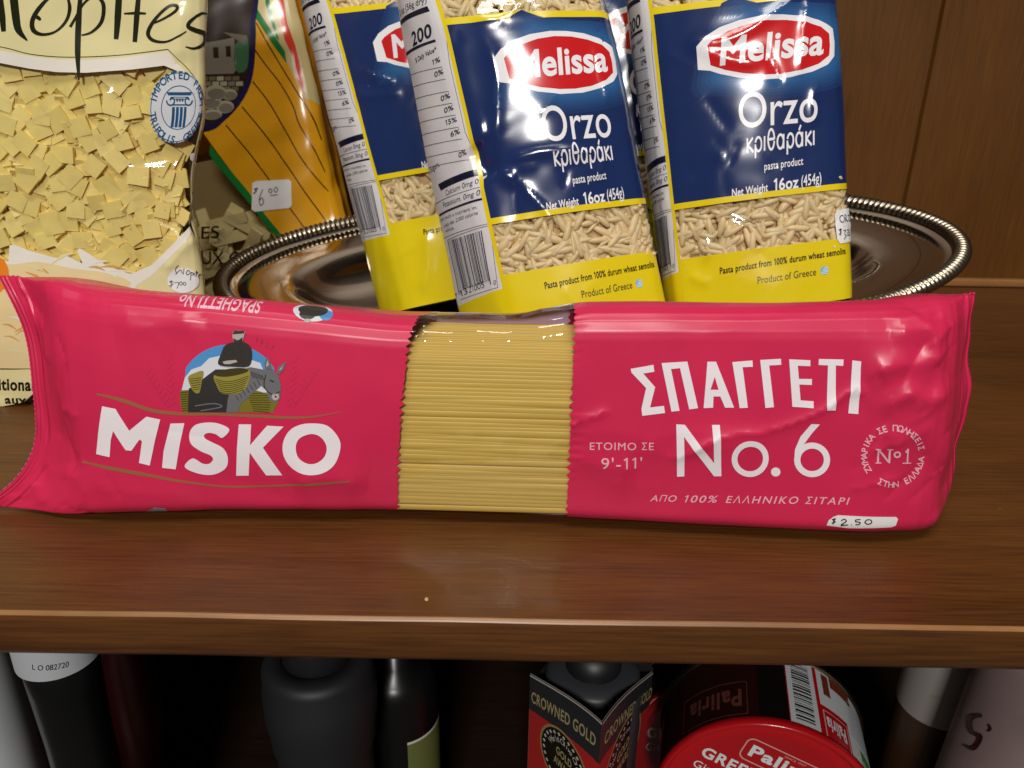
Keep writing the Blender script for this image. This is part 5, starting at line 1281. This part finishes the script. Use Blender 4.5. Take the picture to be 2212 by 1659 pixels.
# tins lying on their sides, lids towards the viewer
def tin(name, label, C_, r, L, axis, spin, dark=False, seed=1):
    """C_: centre of the lid face; axis: outward normal of the lid"""
    a = np.array(axis, float); a /= np.linalg.norm(a); u = np.array([0, 0, 1.])-a*a[2]; u /= np.linalg.norm(u); rt = np.cross(u, a)
    c_, s_ = math.cos(spin), math.sin(spin); X = rt*c_+u*s_; Y = u*c_-rt*s_
    Rm = np.stack([X, Y, a], 1)
    f = .5 if dark else 1
    red = mat('tin_red', '#c3141c', .22, spec=.6, coat=.3); paper = mat('tin_label_paper', '#d9dde0', .35); metal = mat('tin_rim', (.55, .42, .26), .25, metal=1); wht = mat('tin_white', '#eceef0', .3); gry = mat('tin_grey', '#8d97a3', .4); grn = mat('tin_green', '#3b8f3d', .4); brn = mat('tin_brown', '#7c3420', .4); blk = M['ink_black']; ol = mat('tin_logo_rim', '#e2a9a6', .3)
    R = empty(name, tuple(C_-a*L/2-np.array([0, 0, r])), label, 'tin can', 'round red tins lying on the lower shelf')
    T = np.array(C_)
    mb = MB(); lathe(mb, [(0, -.0022), (r*.80, -.0022), (r*.84, -.0016), (r*.88, -.0022), (r*.93, -.0024), (r*.945, .0002), (r*.965, .0010), (r*.99, .0006), (r, -.0012), (r*.995, -.003), (r*.98, -.004)], red, 96, Rm, T)
    lid = Surf(lambda p, v: T+p[..., None]*X+v[..., None]*Y-a*.0022, [-r, r], [-r, r])
    def lt(body, cx, cz, w_, h_, m, layer=2, bold=.0, arch=0.):
        R_, ad = text_rings(body, bold, .02); lo, hi = bounds(R_)
        lid.print(mb, [[(cx-w_/2+w_*(x_-lo[0])/(hi[0]-lo[0]), cz+y_/.7*h_-arch*(2*(x_-lo[0])/(hi[0]-lo[0])-1)**2) for x_, y_ in r_] for r_ in R_], m, layer)
    def rrect(cx, cz, w_, h_, rr, n=6):
        o = []
        for qx, qz, a0 in ((1, 1, 0), (-1, 1, 90), (-1, -1, 180), (1, -1, 270)):
            o += [(cx+qx*(w_/2-rr)+rr*math.cos(math.radians(a0+90*i/n)), cz+qz*(h_/2-rr)+rr*math.sin(math.radians(a0+90*i/n))) for i in range(n+1)]
        return o
    lcx, lcz = -r*.06, r*.52
    lid.print(mb, [rrect(lcx, lcz, r*.80, r*.265, r*.07), rrect(lcx, lcz, r*.775, r*.24, r*.06)[::-1]], ol, 2, even_odd=True)
    lt('Paliria', lcx-.01*r, lcz-r*.06, r*.64, r*.125, wht, 3, .035); lt('SINCE 1957', lcx+.05*r, lcz+r*.082, r*.20, r*.022, ol, 3)
    lid.print(mb, [[(lcx-.12*r, lcz-.165*r), (lcx, lcz-.10*r), (lcx+.18*r, lcz-.13*r), (lcx+.05*r, lcz-.19*r)]], mat('tin_leaf', '#4d5a22', .4), 3)
    lt('GREEK GIGANTES', 0, r*.225, r*1.48, r*.115, wht, 3, .03); lt('Giant beans in tomato sauce', 0, r*.075, r*1.5, r*.085, wht, 3, .004)
    mb.build('lid', R)
    # wall: p around (0 = top), v from the lid backwards
    wall = Surf(lambda p, v: T+(Y*np.cos(p/r-.2)[..., None]+X*np.sin(p/r-.2)[..., None])*(r*.975)-a*(v[..., None]), np.arange(-math.pi*r, math.pi*r, .0022), np.linspace(0, L, 26))
    mb = MB(); n = 96
    lathe(mb, [(r*.975, -.003), (r*.975, -L+.003)], red, n, Rm, T)
    def wr(p0, p1, v0, v1, m, layer=1): wall.print(mb, [[(p0*r, v0*L), (p1*r, v0*L), (p1*r, v1*L), (p0*r, v1*L)]], m, layer)
    wr(-1.7, -.30, .03, .97, mat('tin_shaded_panel', '#2b100e', .3), 1); wr(-.30, -.03, .03, .97, mat('tin_shade_strip', '#15120f', .3), 1)  # left wall in shadow: its shade is painted into these dark panels
    wr(-.02, .26, .05, .95, paper, 1); rb = np.random.default_rng(seed); q = .14
    while q < .88:
        d = rb.choice([.008, .016, .024]); wr(.03, .21, q, q+d, blk, 2); q += d+rb.choice([.010, .016, .022])
    wr(.30, .62, .05, .42, red, 1); wr(.62, 1.35, .10, .95, paper, 1); wr(.30, .62, .46, .95, paper, 1); wr(.36, .44, .62, .9, brn, 2); wr(.28, 2.0, .955, .99, metal, 2)
    wr(.46, .75, .78, .95, brn, 2); wr(.78, .98, .10, .30, grn, 2); wr(1.1, 1.2, .15, .4, grn, 2)
    for k in range(9):
        wr(.66+.005*k, 1.0+.03*(k % 3), .38+.055*k, .395+.055*k, gry, 2)
    R_, ad = text_rings('Paliria', .03, .02); lo, hi = bounds(R_)
    wall.print(mb, [[((.56-.22*(x_-lo[0])/(hi[0]-lo[0]))*r, (.33-.16*y_/.7)*L) for x_, y_ in q_] for q_ in R_], wht, 3)
    fnt = mat('tin_faint', '#6b3a35', .3)
    wall.print(mb, [[((-.45-.55*(x_-lo[0])/(hi[0]-lo[0]))*r, (.42-.20*y_/.7)*L) for x_, y_ in q_] for q_ in R_], fnt, 3)
    for e in ([(-.40*r, .12*L), (-1.08*r, .12*L), (-1.08*r, .52*L), (-.40*r, .52*L), (-.40*r, .12*L)],):
        for k in ribbon(e, .0004): wall.print(mb, [k], fnt, 2)
    R_, ad = text_rings('GIANT BEANS', .03, .02); lo, hi = bounds(R_)
    wall.print(mb, [[((1.25-.55*(x_-lo[0])/(hi[0]-lo[0]))*r, (.17-.13*y_/.7)*L) for x_, y_ in q_] for q_ in R_], wht, 3)
    for e in ([(.32*r, .08*L), (.60*r, .08*L), (.60*r, .40*L), (.32*r, .40*L), (.32*r, .08*L)],): 
        for k in ribbon(e, .0005): wall.print(mb, [k], ol, 2)
    mb.build('body', R)
    mb = MB(); lathe(mb, [(r*.975, -L+.0035), (r*1.0, -L+.003), (r*1.008, -L+.001), (r*1.0, -L-.0005), (r*.95, -L-.0005), (r*.93, -L+.002), (0, -L+.002)], metal, 96, Rm, T); mb.build('back_rim', R)
    return R
ax = np.array([-.22, -.97, .05])
C1 = at(1652, 1752, .232)
tr_ = .0425
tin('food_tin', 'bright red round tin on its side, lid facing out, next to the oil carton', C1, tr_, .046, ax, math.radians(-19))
C2 = at(1530, 1640, .315)
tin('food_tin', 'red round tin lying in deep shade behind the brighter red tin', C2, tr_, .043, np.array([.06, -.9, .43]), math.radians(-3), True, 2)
# white jar and pinkish jar at the right
x, y = spot(2028, 1500, .262); k = .5*np.linalg.norm(at(2108, 1500, .262)-at(1940, 1500, .262))
zt = height(.262, 1438, 2028); zb = height(.245, 1588, 2035)
R = loc('spice_jar', x, y, 'brown jar wrapped in a pale grey paper label, beside the red tin', 'jar')
mb = MB(); lathe(mb, [(0, 0), (k*.9, 0), (k*.95, .003), (k*.95, zt+.012), (k*.8, zt+.018), (0, zt+.018)], mat('jar_brown', '#3a2618', .3), 56, T=(x, y, LZ)); mb.build('body', R)
mb = MB(); rb3 = k*.965; pap = mat('jar_paper', '#938d88', .6)
cy = Flat(lambda p, v: np.stack([x+rb3*np.sin(p/rb3), y-rb3*np.cos(p/rb3), LZ+v], -1), np.arange(-.05, .05, .002), np.arange(zb, zt+.016, .003)); cy.cells(mb, lambda p, v: pap)
cy.text(mb, 'with spices', (2010, 1505), (2092, 1520), (0, -9), mat('jar_ink', '#8d857e', .6), 2); cy.text(mb, 'blend', (2046, 1524), (2090, 1532), (0, -9), mat('jar_ink', '#8d857e', .6), 2)
mb.build('label', R)
x, y = spot(2215, 1550, .225); k = .118*.5
R = loc('pink_jar', x, y, 'blurred pinkish grey jar with a dark squiggle, cut off at the right', 'jar')
pk = vary(mat('jar_pink', '#7d6a68', .5), 30, .8, 1.1)
k = at(2212, 1550, .225)[0]-at(2078, 1550, .225)[0]; h = height(.225, 1400, 2200)
mb = MB(); lathe(mb, [(0, 0), (k*.93, 0), (k*1.06, .004), (k*1.04, h*.5), (k*.86, h-.002), (k*.8, h), (0, h)], pk, 72, T=(x, y, LZ))
pr_ = lambda v: np.interp(v, [.004, h*.5, h-.002], [k*1.06, k*1.04, k*.86])+.0004
fs = Flat(lambda p, v: np.stack([x+pr_(v)*np.sin(p/k), y-pr_(v)*np.cos(p/k), LZ+v], -1), np.arange(-.09, .09, .002), np.arange(.02, h, .003))
fs.stroke(mb, [(2122, 1545), (2098, 1552), (2100, 1580), (2118, 1592), (2104, 1616), (2084, 1610)], [7, 11, 9, 11, 10, 5], M['ink_black'], 3); fs.stroke(mb, [(2136, 1564), (2140, 1574), (2134, 1580)], [3, 6, 3], M['ink_black'], 3)
mb.build('body', R)
